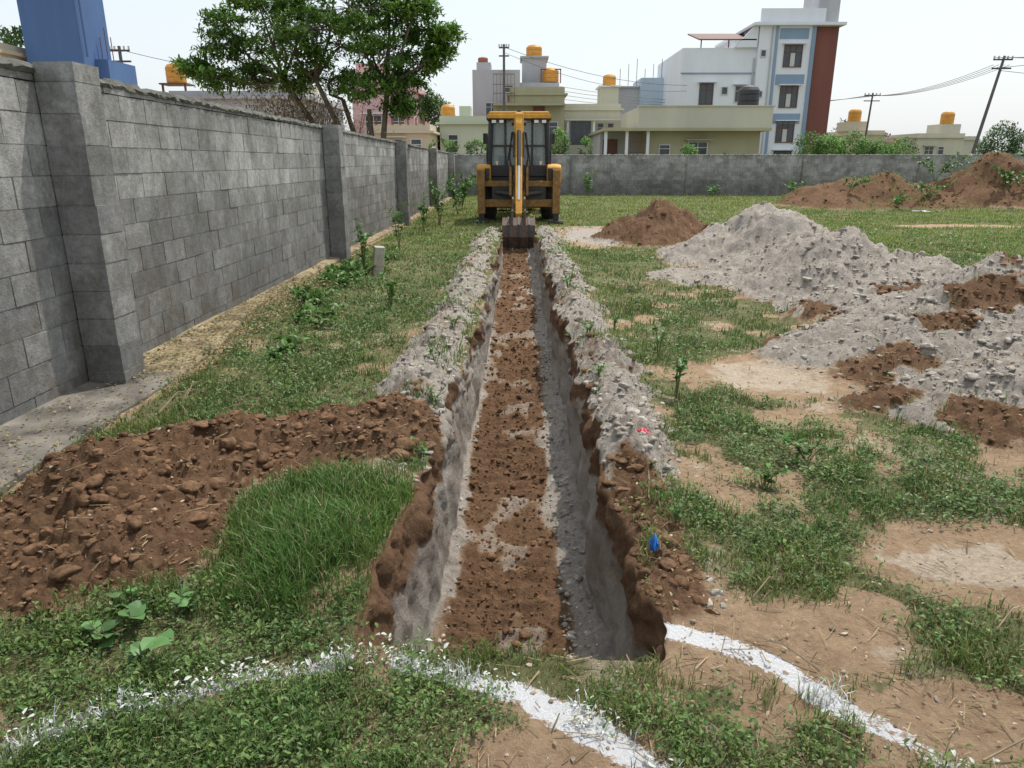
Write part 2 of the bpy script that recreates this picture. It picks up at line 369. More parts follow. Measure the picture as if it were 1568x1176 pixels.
n=3600;y=logu(1.4,10,n);x=rng.uniform(-.8,.8,n)*y*1.0;k=(~intrench(x,y,.05))&(x>-2.4);x=x[k];y=y[k];n=len(x)
S=np.clip(.0028*np.exp(.5*rng.standard_normal(n))*(1+.15*y),0,.012)
scatter_rocks('pebbles',np.stack([x,y,H(x,y)+S*.3],-1),S,np.array([[.42,.34,.26]])*rng.uniform(.5,1.3,(n,1)),1,clm)
# ---------------------------------------------------------------- grass
def blades(name,x,y,z,h,w,col,m,lean=.7):
    n=len(x);a=rng.uniform(0,6.283,n);b=a+rng.uniform(.8,2.3,n);l=rng.uniform(.15,1,n)*lean
    B=np.stack([x,y,z-.004],-1);D=np.stack([np.cos(a),np.sin(a),0*a],-1);Wd=np.stack([np.cos(b),np.sin(b),0*a],-1)*w[:,None]*.5
    U=np.array([[0,0,1.]])
    mid=B+U*(h*.6)[:,None]+D*(h*l*.35)[:,None];tip=B+U*(h*(1-.35*l))[:,None]+D*(h*l*.95)[:,None]
    W=np.stack([B-Wd*.8,B+Wd*.8,mid-Wd,mid+Wd,tip-Wd*.12,tip+Wd*.12],1).reshape(-1,3)
    i=np.arange(n)[:,None]*6
    FF=np.stack([i+np.array([[0,1,3,2]]),i+np.array([[2,3,5,4]])],1).reshape(-1,4)
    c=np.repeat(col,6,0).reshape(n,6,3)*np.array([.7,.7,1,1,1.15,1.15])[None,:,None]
    return mesh_np(name,W,FF,m,col=c.reshape(-1,3))
gmt=leafmat('grass_blade',.35)
def field(n,ymin,ymax):
    y=logu(ymin,ymax,n);x=rng.uniform(-1,1,n)*(y*.82+.7)
    k=(x>-3.1)&~intrench(x,y)
    return x[k],y[k]
x,y=field(800000,1.15,36)
z,gr,g,b,lm,pl=masks(x,y)
patch=ss(.34,.64,fbm(x*3.3,y*3.3,4,203))
fine=ss(.25,.75,vn(x*22,y*22,202))
lo=np.where(x<0,.34,.24)
dens=gr*np.where(y<12,(lo+(1-lo)*patch)*(.35+.65*fine),.9)
mound=np.exp(-((x+.9)/.36)**2)*ss(2.1,2.4,y)*(1-ss(3.2,3.6,y))
dens=np.clip(dens+mound*.7*gr,0,1)
k=rng.uniform(0,1,len(x))<dens
x,y,z,mound,patch,lm=[q[k] for q in(x,y,z,mound,patch,lm)]
n=len(x);h=(.018+.030*patch+.055*mound)*rng.uniform(.4,1.7,n)*(1+.02*y);h=np.where(rng.uniform(0,1,n)<.02,h*1.9,h)
w=.0026*(y/2)**.72*rng.uniform(.6,1.5,n)+.0006
t=rng.uniform(0,1,(n,1));big_n=fbm(x*.9,y*.9,3,211)[:,None];tin=ss(.35,.65,fbm(x*2,y*2,3,212))[:,None]*(1-mound[:,None])
col=(1-t)*np.array([[.070,.145,.035]])+t*np.array([[.155,.24,.075]]);col=col*(.7+.6*big_n)
col=col*(1-tin)+tin*col*np.array([[1.25,1.03,.95]])
col=np.where(mound[:,None]>.3,col*np.array([[.95,1.05,.85]]),col)
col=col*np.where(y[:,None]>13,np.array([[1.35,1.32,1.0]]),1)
dry=(rng.uniform(0,1,n)<.08+.12*(y<4)*(x>.5))[:,None];col=np.where(dry,np.array([[.38,.32,.17]])*rng.uniform(.6,1.1,(n,1)),col)
wh=(lm>rng.uniform(.1,.9,n))[:,None];col=np.where(wh,np.array([[.72,.74,.72]]),col)
print('blades',n)
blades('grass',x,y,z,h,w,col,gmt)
# ---------------------------------------------------------------- weeds (small broad leaves)
def leaves(name,P,size,col,m,flat=.5,asp=.5,parent=None):
    n=len(P);a=rng.uniform(0,6.283,n);el=rng.normal(.25,flat,n)
    D=np.stack([np.cos(a)*np.cos(el),np.sin(a)*np.cos(el),np.sin(el)],-1)
    Sd=np.stack([-np.sin(a),np.cos(a),rng.normal(0,.25,n)],-1);Nn=np.cross(D,Sd)
    s=size[:,None]
    p0=P;p1=P+D*s*.35+Sd*s*asp*.5+Nn*s*.08;p1b=P+D*s*.72+Sd*s*asp*.36+Nn*s*.03;p2=P+D*s-Nn*s*.12;p3=P+D*s*.35-Sd*s*asp*.5+Nn*s*.08;p3b=P+D*s*.72-Sd*s*asp*.36+Nn*s*.03;pm=P+D*s*.5
    W=np.stack([p0,p1,p1b,p2,p3b,p3,pm],1).reshape(-1,3);i=np.arange(n)[:,None]*7
    FF=np.stack([i+np.array([[0,1,6]]),i+np.array([[1,2,6]]),i+np.array([[2,3,6]]),i+np.array([[3,4,6]]),i+np.array([[4,5,6]]),i+np.array([[5,0,6]])],1).reshape(-1,3)
    return mesh_np(name,W,FF,m,col=np.repeat(col,7,0),parent=parent)
wm=leafmat('weed_leaf',.3,.45)
x,y=field(60000,1.2,17)
z,gr,g,b,lm,pl=masks(x,y)
wmk=ss(.47,.60,fbm(x*2.6+5,y*2.6,4,221))
zone=np.maximum.reduce([ell(x,y,1.5,3.8,.9,.9,222),ell(x,y,-1.9,7.5,.8,3.5,223),ell(x,y,-1.3,2.0,.8,.45,224),ell(x,y,.45,1.65,.5,.22,225),ell(x,y,1.7,1.75,.7,.3,226),ell(x,y,-.35,1.72,.45,.25,229),ell(x,y,2.5,3.4,.8,.5,227),ell(x,y,-.9,1.7,.5,.3,231)])
mound=np.exp(-((x+.9)/.3)**2)*ss(2.3,2.6,y)*(1-ss(3.3,3.6,y))
gap=.45+.55*ss(.36,.54,fbm(x*6,y*6,3,228))
k=rng.uniform(0,1,len(x))<gr*np.clip(.55*wmk+.85*zone,0,1)*(1-.7*mound)*gap
x,y,z,lm=x[k],y[k],z[k],lm[k];n=len(x);per=9
csz=np.clip(np.exp(.28*rng.standard_normal((n,1))),.55,1.5)
r=rng.uniform(.15,1,(n,per))**.7*(.028+.010*y[:,None])*csz;a=rng.uniform(0,6.283,(n,per))
hh=rng.uniform(.008,.042,(n,per))*(1+.08*y[:,None])*csz
cl=rng.uniform(.55,1.25,(n,1))
P=np.stack([x[:,None]+r*np.cos(a),y[:,None]+r*np.sin(a),z[:,None]+hh],-1).reshape(-1,3)
sz=(np.full((n,per),.0135)*(.6+.23*y[:,None])*rng.uniform(.5,1.4,(n,per))*csz).ravel()
t=rng.uniform(0,1,(n*per,1));hue=np.repeat(rng.uniform(0,1,(n,1)),per,0)
col=((1-t)*np.array([[.06,.14,.035]])+t*np.array([[.145,.245,.065]]))*np.repeat(cl,per,0)*(1+hue*np.array([[.35,.05,.1]]))
col=np.where((np.repeat(lm,per)>rng.uniform(.2,1.1,n*per))[:,None],np.array([[.68,.70,.66]]),col)
leaves('weeds',P,sz,col,wm,asp=.48);print('weed leaves',n*per)
def plant(name,x,y,hgt,nl,ls,spread,c=(.09,.20,.045),stems=4,asp=.55,leaf_flat=.5):
    e=empty(name);z=float(H(np.array([x]),np.array([y]))[0]);paths=[];P=[]
    for i in range(stems):
        a=random.uniform(0,6.28);q=spread*random.uniform(.3,1);top=(x+q*math.cos(a),y+q*math.sin(a),z+hgt*random.uniform(.6,1))
        mid=(x+q*.35*math.cos(a),y+q*.35*math.sin(a),z+hgt*.5)
        paths.append(([(x,y,z-.02),mid,top],[.003+.004*hgt,.003+.002*hgt,.0015]))
        for j in range(max(1,nl//stems)):
            f=random.uniform(.25,1)
            p=Vector(mid).lerp(Vector(top),max(0,f*2-1)) if f>.5 else Vector((x,y,z)).lerp(Vector(mid),f*2)
            P.append(p)
    tubes('stems',paths,mat_stem,e,5)
    P=np.array([p[:] for p in P]);n=len(P)
    leaves('leaves',P,rng.uniform(.6,1.3,n)*ls,np.array([c])*rng.uniform(.6,1.4,(n,1)),wm,leaf_flat,asp,e)
mat_stem=mat('plant_stem',(.12,.13,.05),.8,20,.2,0)
for (a,b_,h_,nl,ls,sp) in [(1.12,4.85,.42,40,.06,.12),(1.2,6.0,.35,30,.06,.1),(-1.45,8.1,.5,34,.09,.14),(-2.25,10.5,.9,60,.1,.2),(-2.3,14,.9,60,.1,.25),(-2.2,17,1.0,80,.12,.3),(-2.1,19.5,1.3,130,.12,.5),(-1.9,23,1.3,160,.14,.7),(-2.3,29,1.2,120,.14,.6),(-2.0,26,1.3,160,.14,.7),
    (.72,2.95,.12,16,.03,.06),(1.25,3.35,.14,40,.045,.15),(1.6,3.7,.15,50,.05,.2),(5.2,5.2,.6,70,.07,.3),(3.9,4.6,.3,70,.05,.3),(-.62,5.2,.12,30,.035,.1),(.95,7.0,.2,30,.05,.12),(-.55,4.4,.1,26,.03,.09),(.62,6.2,.15,30,.04,.12),(.6,8.6,.2,40,.05,.15),(-.6,6.5,.14,30,.04,.12),(.58,5.0,.12,30,.035,.1),(-.55,3.7,.1,24,.03,.08),
    (12.5,34,.9,90,.16,.7),(3.2,34.5,1.2,60,.2,.5),(9,34.8,.6,90,.16,.9),(15.5,28,1,240,.14,1.6),(19,27,1.2,300,.16,2.2),(14,25.5,.7,160,.12,1.2),(17,26,1.0,240,.14,1.5),(21,25.5,1.0,240,.14,1.6),(11.5,26,.6,140,.12,1.0),(12.8,25.3,.5,120,.12,1.0),(18.2,25.6,.8,200,.12,1.5)]:
    plant('weed_plant',a,b_,h_,nl,ls,sp,stems=5)
for (a,b_) in [(-1.36,2.22),(-1.46,2.32),(-1.26,2.02),(-1.22,2.3),(-1.42,2.1)]:
    plant('broadleaf_plant',a,b_,.09,8,.06,.08,(.11,.22,.075),stems=4,asp=.85,leaf_flat=.25)
for i in range(30):
    yy=random.uniform(5.3,13);plant('creeper_plant',random.uniform(-2.45,-1.9)-.25*(yy>8),yy,.14,50,.06+.003*yy,.24,(.09,.18,.04),stems=6)
n=2200;y=logu(1.35,7,n);x=rng.uniform(-.75,.9,n)*y;k=(~intrench(x,y,.04))&(x>-2.5);x=x[k];y=y[k];n=len(x);z=H(x,y)+.012
a=rng.uniform(0,6.28,n);l=rng.uniform(.01,.05,n);w=rng.uniform(.001,.0022,n)
D=np.stack([np.cos(a),np.sin(a),rng.normal(0,.15,n)],-1)*l[:,None];Q=np.stack([-np.sin(a),np.cos(a),0*a],-1)*w[:,None];U=np.array([[0,0,1]])*w[:,None]
Pp=np.stack([x,y,z],-1);W=np.stack([Pp-D-Q,Pp-D+Q,Pp-D+U,Pp+D-Q,Pp+D+Q,Pp+D+U],1).reshape(-1,3);i=np.arange(n)[:,None]*6
FF=np.stack([i+np.array([[0,1,4,3]]),i+np.array([[1,2,5,4]]),i+np.array([[2,0,3,5]])],1).reshape(-1,4)
mesh_np('dry_straw',W,FF,attrmat('straw',bd=.001),col=np.repeat(np.array([[.38,.29,.17]])*rng.uniform(.35,1.2,(n,1)),6,0))
n=700;y=logu(1.4,5,n);x=rng.uniform(-.6,.85,n)*y;k=(~intrench(x,y,.04))&(x>-2.4);x=x[k];y=y[k];n=len(x)
leaves('fallen_leaves',np.stack([x,y,H(x,y)+.012],-1),rng.uniform(.008,.026,n),np.array([[.42,.33,.20]])*rng.uniform(.4,1.2,(n,1)),wm,.2)
H1=lambda a,b:float(H(np.array([a]),np.array([b]))[0])
tubes('dry_twigs',[([(x0,y0,H1(x0,y0)+.01),(x0+dx*.5,y0+dy*.5,H1(x0,y0)+.03+.05*random.random()),(x0+dx,y0+dy,H1(x0+dx,y0+dy)+.015)],[.004,.003,.0015]) for x0,y0,dx,dy in
  [(-2.3,4.6,.2,-.3),(-2.1,4.9,.1,-.45),(-2.2,5.1,-.1,-.4),(-2.35,5.0,.3,.1),(1.3,1.62,.25,.06),(1.0,2.0,-.2,.15),(-2.0,4.5,.3,.1),(.8,1.75,.2,-.1),(-1.9,4.7,-.3,.1),(1.7,2.2,.2,.15),(-2.35,4.4,.05,.5),(-2.3,4.7,-.05,.4),(.62,3.1,.05,.3),(-2.3,4.9,.02,-.3),(-2.25,5.2,.15,-.5),(1.5,2.4,.2,-.1),(.9,2.4,.15,.1)]],mat('twig_bark',(.25,.19,.12),.9,20,.3,0),None,5)
# ---------------------------------------------------------------- walls of concrete block
def wallmat(name,moss=1.0):
    m,N,L,P=newmat(name)
    tc=N.new('ShaderNodeTexCoord').outputs['Object']
    a=N.new('ShaderNodeAttribute');a.attribute_name='Col'
    def noise(s_,d=6,r=.6,sc3=None):
        n=N.new('ShaderNodeTexNoise');n.inputs['Scale'].default_value=s_;n.inputs['Detail'].default_value=d;n.inputs['Roughness'].default_value=r
        if sc3:
            mp=N.new('ShaderNodeMapping');mp.inputs['Scale'].default_value=sc3;L.new(tc,mp.inputs[0]);L.new(mp.outputs[0],n.inputs['Vector'])
        else:L.new(tc,n.inputs['Vector'])
        return n.outputs['Fac']
    def mr(v,a0,a1,b0,b1_):
        c=N.new('ShaderNodeMapRange');c.inputs[1].default_value=a0;c.inputs[2].default_value=a1;c.inputs[3].default_value=b0;c.inputs[4].default_value=b1_;L.new(v,c.inputs[0]);return c.outputs[0]
    def mul(a_,b_):
        x=N.new('ShaderNodeMath');x.operation='MULTIPLY';L.new(a_,x.inputs[0]);L.new(b_,x.inputs[1]);return x.outputs[0]
    def mixc(f,a_,col):
        x=N.new('ShaderNodeMix');x.data_type='RGBA';L.new(f,x.inputs[0]);L.new(a_,x.inputs[6]);x.inputs[7].default_value=(*col,1);return x.outputs[2]
    n1=noise(1.1,7,.7,(1,1,.8));n2=noise(18,9,.8);n3=noise(3,6,.7,(1,1,.18))
    sep=N.new('ShaderNodeSeparateXYZ');L.new(tc,sep.inputs[0])
    f=mul(mr(n1,.3,.7,.70,1.2),mr(n2,.3,.7,.6,1.35));f=mul(f,mr(n3,.35,.65,.8,1.15))
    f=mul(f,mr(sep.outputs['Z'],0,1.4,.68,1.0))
    v=N.new('ShaderNodeVectorMath');v.operation='SCALE';L.new(a.outputs['Color'],v.inputs[0]);L.new(f,v.inputs['Scale'])
    c=mixc(mul(mr(noise(2.2,7,.75),.46,.64,0,.6),mr(sep.outputs['Z'],.2,2.2,.6*moss,.9*moss)),v.outputs[0],(.075,.075,.058))
    c=mixc(mul(mr(noise(2.9,8,.75),.48,.66,0,.7),mr(sep.outputs['Z'],.2,1.5,1,0)),c,(.12,.092,.06))
    c=mixc(mul(mr(noise(4,8,.8,(1,1,.6)),.56,.72,0,.5),mr(sep.outputs['Z'],.6,1.6,0,1)),c,(.38,.38,.37))
    L.new(c,P.inputs['Base Color']);P.inputs['Roughness'].default_value=.95;P.inputs['Specular IOR Level'].default_value=.15
    b=N.new('ShaderNodeBump');b.inputs['Strength'].default_value=.9;b.inputs['Distance'].default_value=.010;L.new(noise(45,8,.75),b.inputs['Height']);L.new(b.outputs[0],P.inputs['Normal'])
    return m
bm1=wallmat('concrete_block')
class BW:
    def __init__(s): s.V=[];s.F=[];s.C=[]
    def blk(s,p,c,j=.002):
        x0,x1,y0,y1,z0,z1=p;o=len(s.V)
        for (x,y,z) in [(x0,y0,z0),(x1,y0,z0),(x1,y1,z0),(x0,y1,z0),(x0,y0,z1),(x1,y0,z1),(x1,y1,z1),(x0,y1,z1)]:
            s.V.append((x+random.uniform(-j,j),y+random.uniform(-j,j),z+random.uniform(-j,j)));s.C.append(c)
        s.F+=[tuple(i+o for i in f) for f in BF]
def topL(y): return 2.19-.008*max(0,y-5)
rowh=.195
def colr(base=.20):
    q=base*random.uniform(.8,1.2);return (q,q*.985,q*.94)
b=BW();g_=.008
for r in range(12):
    z0=-.05+r*rowh
    y=-4.0+(.2 if r%2 else 0)
    while y<36.4:
        y1=min(y+.40,36.4);zt=min(z0+rowh-g_,topL(y)-.03)
        if zt>z0+.03:
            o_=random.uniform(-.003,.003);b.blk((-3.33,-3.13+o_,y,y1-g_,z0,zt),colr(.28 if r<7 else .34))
        y+=.40
b.blk((-3.32,-3.136,-4,36.4,-.05,1.9),(.36,.35,.33),0)
e=empty('concrete_block_boundary_wall')
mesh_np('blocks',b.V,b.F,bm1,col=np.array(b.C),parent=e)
b=BW()
for py in [-9.2+7.08*i for i in range(0,7)]:
    y0=py
    if y0<-5: continue
    y0=y0+.02
    for r in range(12):
        z0=-.05+r*rowh;zt=min(z0+rowh-.006,topL(y0)+.02)
        if zt>z0+.02:
            b.blk((-3.12,-2.86+random.uniform(-.004,.004),y0+random.uniform(-.004,.004),y0+.30,z0,zt),colr(.31),.003)
    b.blk((-3.12,-2.865,y0+.005,y0+.295,-.05,topL(y0)),(.34,.33,.31),0)
mesh_np('pillars',b.V,b.F,bm1,col=np.array(b.C),parent=e)
def capping(name,p0,p1,nrm,z,wd,parent,col=(.15,.15,.14)):
    n=int((Vector(p1)-Vector(p0)).length/.05);V=[];F=[];C=[]
    d=(Vector(p1)-Vector(p0))/n;nv=Vector(nrm)
    prof=[(-wd,0),(-wd-.012,.02),(-wd*.8,.045),(0,.055),(wd*.8,.045),(wd+.012,.02),(wd,0)]
    for i in range(n+1):
        q=Vector(p0)+d*i;zz_=z(q)
        for (a,h_) in prof:
            jj=random.uniform(-.012,.012);hz=h_*random.uniform(.5,1.7)
            V.append((q.x+nv.x*(a+jj),q.y+nv.y*(a+jj),zz_+hz-.02));C.append(col)
    k=len(prof)
    for i in range(n):
        for j in range(k-1):
            a=i*k+j;F.append((a,a+1,a+k+1,a+k))
    return mesh_np(name,V,F,bm1,col=np.array(C),parent=parent)
capping('capping',(-3.23,-4,0),(-3.23,36.4,0),(1,0,0),lambda q:topL(q.y)-.03,.11,e,(.17,.17,.15))
b=BW();e2=empty('concrete_block_back_wall')
for r in range(10):
    z0=-.05+r*rowh;x=-3.3+(.2 if r%2 else 0)
    while x<46:
        zt=min(z0+rowh-.012,1.88)
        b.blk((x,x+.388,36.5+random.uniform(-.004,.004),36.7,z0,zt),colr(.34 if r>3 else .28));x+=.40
b.blk((-3.3,46,36.508,36.69,-.05,1.85),(.40,.39,.36),0)
mesh_np('blocks',b.V,b.F,bm1,col=np.array(b.C),parent=e2)
b=BW()
for x in [2.5+5.6*i for i in range(8)]:
    b.blk((x,x+.06,36.46,36.494,-.05,1.88),(.25,.25,.22),.003)
mesh_np('joints',b.V,b.F,bm1,col=np.array(b.C),parent=e2)
capping('capping',(-3.3,36.6,0),(46,36.6,0),(0,1,0),lambda q:1.87,.11,e2,(.20,.20,.18))
n=300;V=[];F=[];C=[]
for i in range(n+1):
    y=-2+i*.13*(.4+.6*i/n)*1.2
    xe=float(xfoot(y))-.03+.05*(float(vn(y*2,3,1))-.5)+random.uniform(-.01,.01);zt=.055+.02*float(vn(y*3,1,1))
    for (x_,z_) in [(-3.14,zt+.01),(-3.14+.35*(xe+3.14),zt),(-3.14+.7*(xe+3.14),zt+random.uniform(-.006,.006)),(xe,zt-.005),(xe+.025,zt-.03),(xe+.03,-.1)]:
        V.append((x_,y,z_));C.append((.16,.145,.125) if y<5.3 else (.25,.20,.125))  # near stretch darkened: shade put into the concrete colour; litter tan beyond
for i in range(n):
    for j in range(5):
        a=i*6+j;F.append((a,a+1,a+7,a+6))
mesh_np('concrete_footing',V,F,attrmat('footing_concrete',nscale=4,amt=.55),col=np.array(C))
n=4600;y=np.concatenate([logu(3,9,1300),rng.uniform(5.0,10,3300)]);x=rng.uniform(-3.1,-2.4,n);P=np.stack([x,y,.075+0*x],-1)
t=rng.uniform(0,1,(n,1));leaves('leaf_litter',P,rng.uniform(.012,.034,n)*(.7+.07*y),np.where(t<.75,np.array([[.38,.30,.14]]),np.array([[.14,.20,.06]]))*rng.uniform(.25,1.2,(n,1)),wm,.15)
mconc=mat('stone_concrete',(.42,.38,.31),.9,10,.3,.5)
o=box('stone_marker_post',-.075,.075,-.06,.06,-.1,.42,mconc,None,.012);o.location=(-2.08,10.6,0);o.rotation_euler=(.12,.1,.35)
def rag(name,x,y,w,h_,m):
    V=[];F=[];k=9;z=H1(x,y)
    for i in range(k):
        for j in range(k):
            u=i/(k-1)-.5;v=j/(k-1)-.5
            V.append((x+u*w+.3*w*math.sin(v*9+i)*.3,y+v*w*.5+.2*w*math.sin(u*11),z+.01+h_*(.5+.5*math.sin(u*7+1)*math.cos(v*6))*(1-abs(u))+random.uniform(0,.006)))
    for i in range(k-1):
        for j in range(k-1):
            a=i*k+j;F.append((a,a+1,a+k+1,a+k))
    return pyd(name,V,F,m,None,0,True)
rag('blue_plastic_bag',.56,2.62,.04,.10,mat('blue_plastic',(.03,.20,.62),.35,30,.3,.3))
rag('red_wrapper',.70,3.8,.09,.04,mat('red_plastic',(.55,.04,.06),.35,30,.3,.3))
rag('paper_scrap',13.2,24.2,.5,.06,mat('paper',(.6,.68,.75),.6,30,.2,.1))
# ---------------------------------------------------------------- backhoe loader
ye=mat('yellow_paint',(.56,.27,.02),.5,5,.25,.05);yd=mat('yellow_paint_shaded',(.22,.12,.03),.65,9,.5,.1)  # second yellow is darkened: shade at the machine's rear put into the paint colour
bk=mat('black_steel',(.025,.024,.023),.5,10,.3,.1);ty=mat('tyre_rubber',(.035,.032,.03),.9,12,.3,.2)
stl=mat('rusty_steel',(.10,.065,.045),.65,14,.4,.2,.3);chrm=mat('chrome_rod',(.6,.6,.6),.2,5,.05,0,1)
wht=mat('lamp_white',(.7,.7,.68),.3,5,.05,0);orn=mat('orange_lens',(.7,.22,.03),.3,5,.05,0)
seat=mat('seat_fabric',(.06,.05,.045),.8,10,.2,.1)
gl,N,L,P_=newmat('cab_glass');P_.inputs['Base Color'].default_value=(.30,.36,.36,1);P_.inputs['Roughness'].default_value=.05;P_.inputs['Alpha'].default_value=.4
E=empty('backhoe_loader');Y0=19.9
box('rear_frame',-1.08,1.08,Y0,Y0+.16,.42,.62,yd,E,.02);box('rear_frame_upper',-1.08,1.08,Y0+.01,Y0+.15,.95,1.1,yd,E,.02)
box('frame_plate',-.72,.72,Y0+.03,Y0+.12,.60,.97,bk,E,.01)
box('chassis',-.4,.4,Y0+.16,Y0+4.6,.5,.95,bk,E,.02)
for sx in(-1,1):
    boxes('stabilizer_sleeve',[(sx*1.0-.1,sx*1.0+.1,Y0-.14,Y0+.06,.25,1.38)],yd,E,.015)
    boxes('stabilizer_leg',[(sx*1.0-.075,sx*1.0+.075,Y0-.11,Y0+.03,.06,.5)],bk,E,.01)
    box('stabilizer_foot',sx*1.0-.2,sx*1.0+.2,Y0-.22,Y0+.14,.0,.07,bk,E,.015)
    prism('rear_side_panel',[(Y0+.1,1.02),(Y0+.5,.98),(Y0+.6,1.5),(Y0+.2,1.52),(Y0+.1,1.44)],sx*.94-.19,sx*.94+.19,ye,E,.04)
    box('rear_side_black_block',sx*.84-.06,sx*.84+.06,Y0+.02,Y0+.098,1.12,1.42,bk,E,.01)  # solid black block proud of the yellow panel; no hollow is cut
    V=[];F=[];prof=[(.36,-.17),(.60,-.215),(.67,-.17),(.69,0),(.67,.17),(.60,.215),(.36,.17),(.34,0)];S_=36
    for i in range(S_):
        t=2*math.pi*i/S_
        for r_,q in prof:
            V.append((sx*.87+q,Y0+1.35+r_*math.cos(t),.69+r_*math.sin(t)))
    k=len(prof)
    for i in range(S_):
        for j in range(k):
            F.append((i*k+j,i*k+(j+1)%k,((i+1)%S_)*k+(j+1)%k,((i+1)%S_)*k+j))
    pyd('rear_tyre',V,F,ty,E,0,True)
    Vt=[];Ft=[]
    for i in range(22):
        t=2*math.pi*i/22
        for sd in(-1,1):
            tt_=t+sd*.07;o=len(Vt)
            for (r_,dt,q) in [(.66,-.035,0),(.66,.035,0),(.66,.035+.06,sd*.2),(.66,-.035+.06,sd*.2),(.72,-.03,0),(.72,.03,0),(.70,.03+.06,sd*.2),(.70,-.03+.06,sd*.2)]:
                Vt.append((sx*.87+q,Y0+1.35+r_*math.cos(tt_+dt),.69+r_*math.sin(tt_+dt)))
            Ft+=[tuple(a+o for a in f) for f in BF]
    pyd('rear_tyre_lugs',Vt,Ft,ty,E)
    rod('rear_rim',(sx*.87-.12,Y0+1.35,.69),(sx*.87+.12,Y0+1.35,.69),.36,ye,E,24)
    pr=[(Y0+1.35+.80*math.cos(t),.69+.80*math.sin(t)) for t in np.linspace(.15,2.75,12)]+[(Y0+1.35+.84*math.cos(t),.69+.84*math.sin(t)) for t in np.linspace(2.75,.15,12)]
    prism('rear_fender',pr,sx*.87-.24,sx*.87+.24,ye,E)
    rod('front_tyre',(sx*.85-.15,Y0+3.95,.43),(sx*.85+.15,Y0+3.95,.43),.43,ty,E,28);rod('front_rim',(sx*.85-.16,Y0+3.95,.43),(sx*.85+.16,Y0+3.95,.43),.24,ye,E,20)
    prism('loader_arm',[(Y0+2.4,1.45),(Y0+2.6,1.6),(Y0+4.2,1.2),(Y0+5.0,.55),(Y0+4.9,.42),(Y0+4.1,.95)],sx*.62-.06,sx*.62+.06,ye,E)
prism('loader_bucket',[(Y0+4.95,.9),(Y0+5.0,.95),(Y0+5.15,.3),(Y0+5.8,.16),(Y0+5.8,.1),(Y0+5.0,.08),(Y0+4.85,.4)],-1.15,1.15,ye,E)
box('hood',-.48,.48,Y0+2.35,Y0+4.4,.95,1.62,ye,E,.08)
yc0,yc1=Y0+.45,Y0+2.25
box('cab_floor',-.78,.78,yc0,yc1,.95,1.2,bk,E,.02)
box('cab_rear_sill',-.80,.80,yc0-.03,yc0+.06,1.2,1.5,bk,E,.02)
for sx in(-1,1):
    rod('cab_rear_pillar',(sx*.80,yc0,1.45),(sx*.74,yc0+.05,2.66),.07,bk,E,8);rod('cab_front_pillar',(sx*.78,yc1,1.2),(sx*.72,yc1-.1,2.66),.05,bk,E,8)
    rod('cab_mid_pillar',(sx*.79,yc0+.9,1.2),(sx*.74,yc0+.9,2.66),.045,bk,E,8)
    rod('rear_window_post',(sx*.36,yc0-.01,1.5),(sx*.36,yc0+.04,2.64),.028,bk,E,8)
    box('door_lower',sx*.80-.02,sx*.80+.02,yc0+.1,yc1-.1,1.15,1.6,ye,E,.01)
    rod('mirror_arm',(sx*.78,yc1,2.2),(sx*.98,yc1+.1,2.25),.012,bk,E,6);box('mirror',sx*.98-.07,sx*.98+.07,yc1+.08,yc1+.12,2.08,2.38,bk,E,.01)
    box('side_glass',sx*.775-.003,sx*.775+.003,yc0+.08,yc1-.1,1.6,2.62,gl,E)
    rod('side_handrail',(sx*.86,yc0-.02,1.55),(sx*.86,yc0-.02,2.3),.016,bk,E,6)
box('window_rail',-.78,.78,yc0-.01,yc0+.03,1.97,2.02,bk,E)
box('rear_glass',-.74,.74,yc0+.035,yc0+.041,1.5,2.64,gl,E);box('front_glass',-.72,.72,yc1-.07,yc1-.064,1.6,2.62,gl,E)
box('dashboard',-.6,.6,yc1-.45,yc1-.1,1.2,1.75,seat,E,.05)
box('cab_roof',-.86,.86,yc0-.12,yc1+.1,2.64,2.74,bk,E,.02);box('cab_roof_cover',-.80,.80,yc0-.08,yc1+.05,2.74,2.86,ye,E,.045)
box('roof_visor',-.84,.84,yc0-.15,yc0-.125,2.68,2.78,ye,E,.01)
for x in(-.66,-.46,.46,.66): box('work_lamp',x-.07,x+.07,yc0-.2,yc0-.155,2.55,2.65,bk,E,.015);box('work_lamp_lens',x-.055,x+.055,yc0-.206,yc0-.202,2.565,2.635,wht,E)
box('seat_base',-.26,.26,yc0+.5,yc0+.95,1.2,1.62,seat,E,.05);box('seat_back',-.25,.25,yc0+.85,yc0+1.0,1.6,2.3,seat,E,.05)
rod('steering_column',(0,yc1-.2,1.2),(0,yc1-.45,1.9),.03,bk,E,8);rod('steering_wheel',(0,yc1-.44,1.88),(0,yc1-.46,1.91),.2,bk,E,20)
for x in(-.3,-.15,.15,.3): rod('control_lever',(x,yc0+.15,1.45),(x*1.05,yc0+.2,1.85),.012,bk,E,6)
rod('exhaust',(.52,Y0+3,1.5),(.52,Y0+3,2.5),.045,bk,E,12)
for sx in(-1,1):
    box('tail_lamp',sx*1.0-.06,sx*1.0+.06,Y0+.06,Y0+.09,1.16,1.24,orn,E,.01)
yk=Y0-.15
box('kingpost',-.16,.16,yk-.14,yk+.14,.5,1.25,yd,E,.03)
rod('swing_pin',(0,yk-.12,.4),(0,yk-.12,1.3),.07,bk,E,16)
prism('boom',[(yk-.05,.72),(yk+.10,.95),(yk+.18,1.7),(yk-.02,2.3),(yk-.62,2.66),(yk-.78,2.6),(yk-.72,2.42),(yk-.3,2.1),(yk-.12,1.65),(yk-.2,.9)],-.115,.115,yd,E,.02)
yb=yk-.75
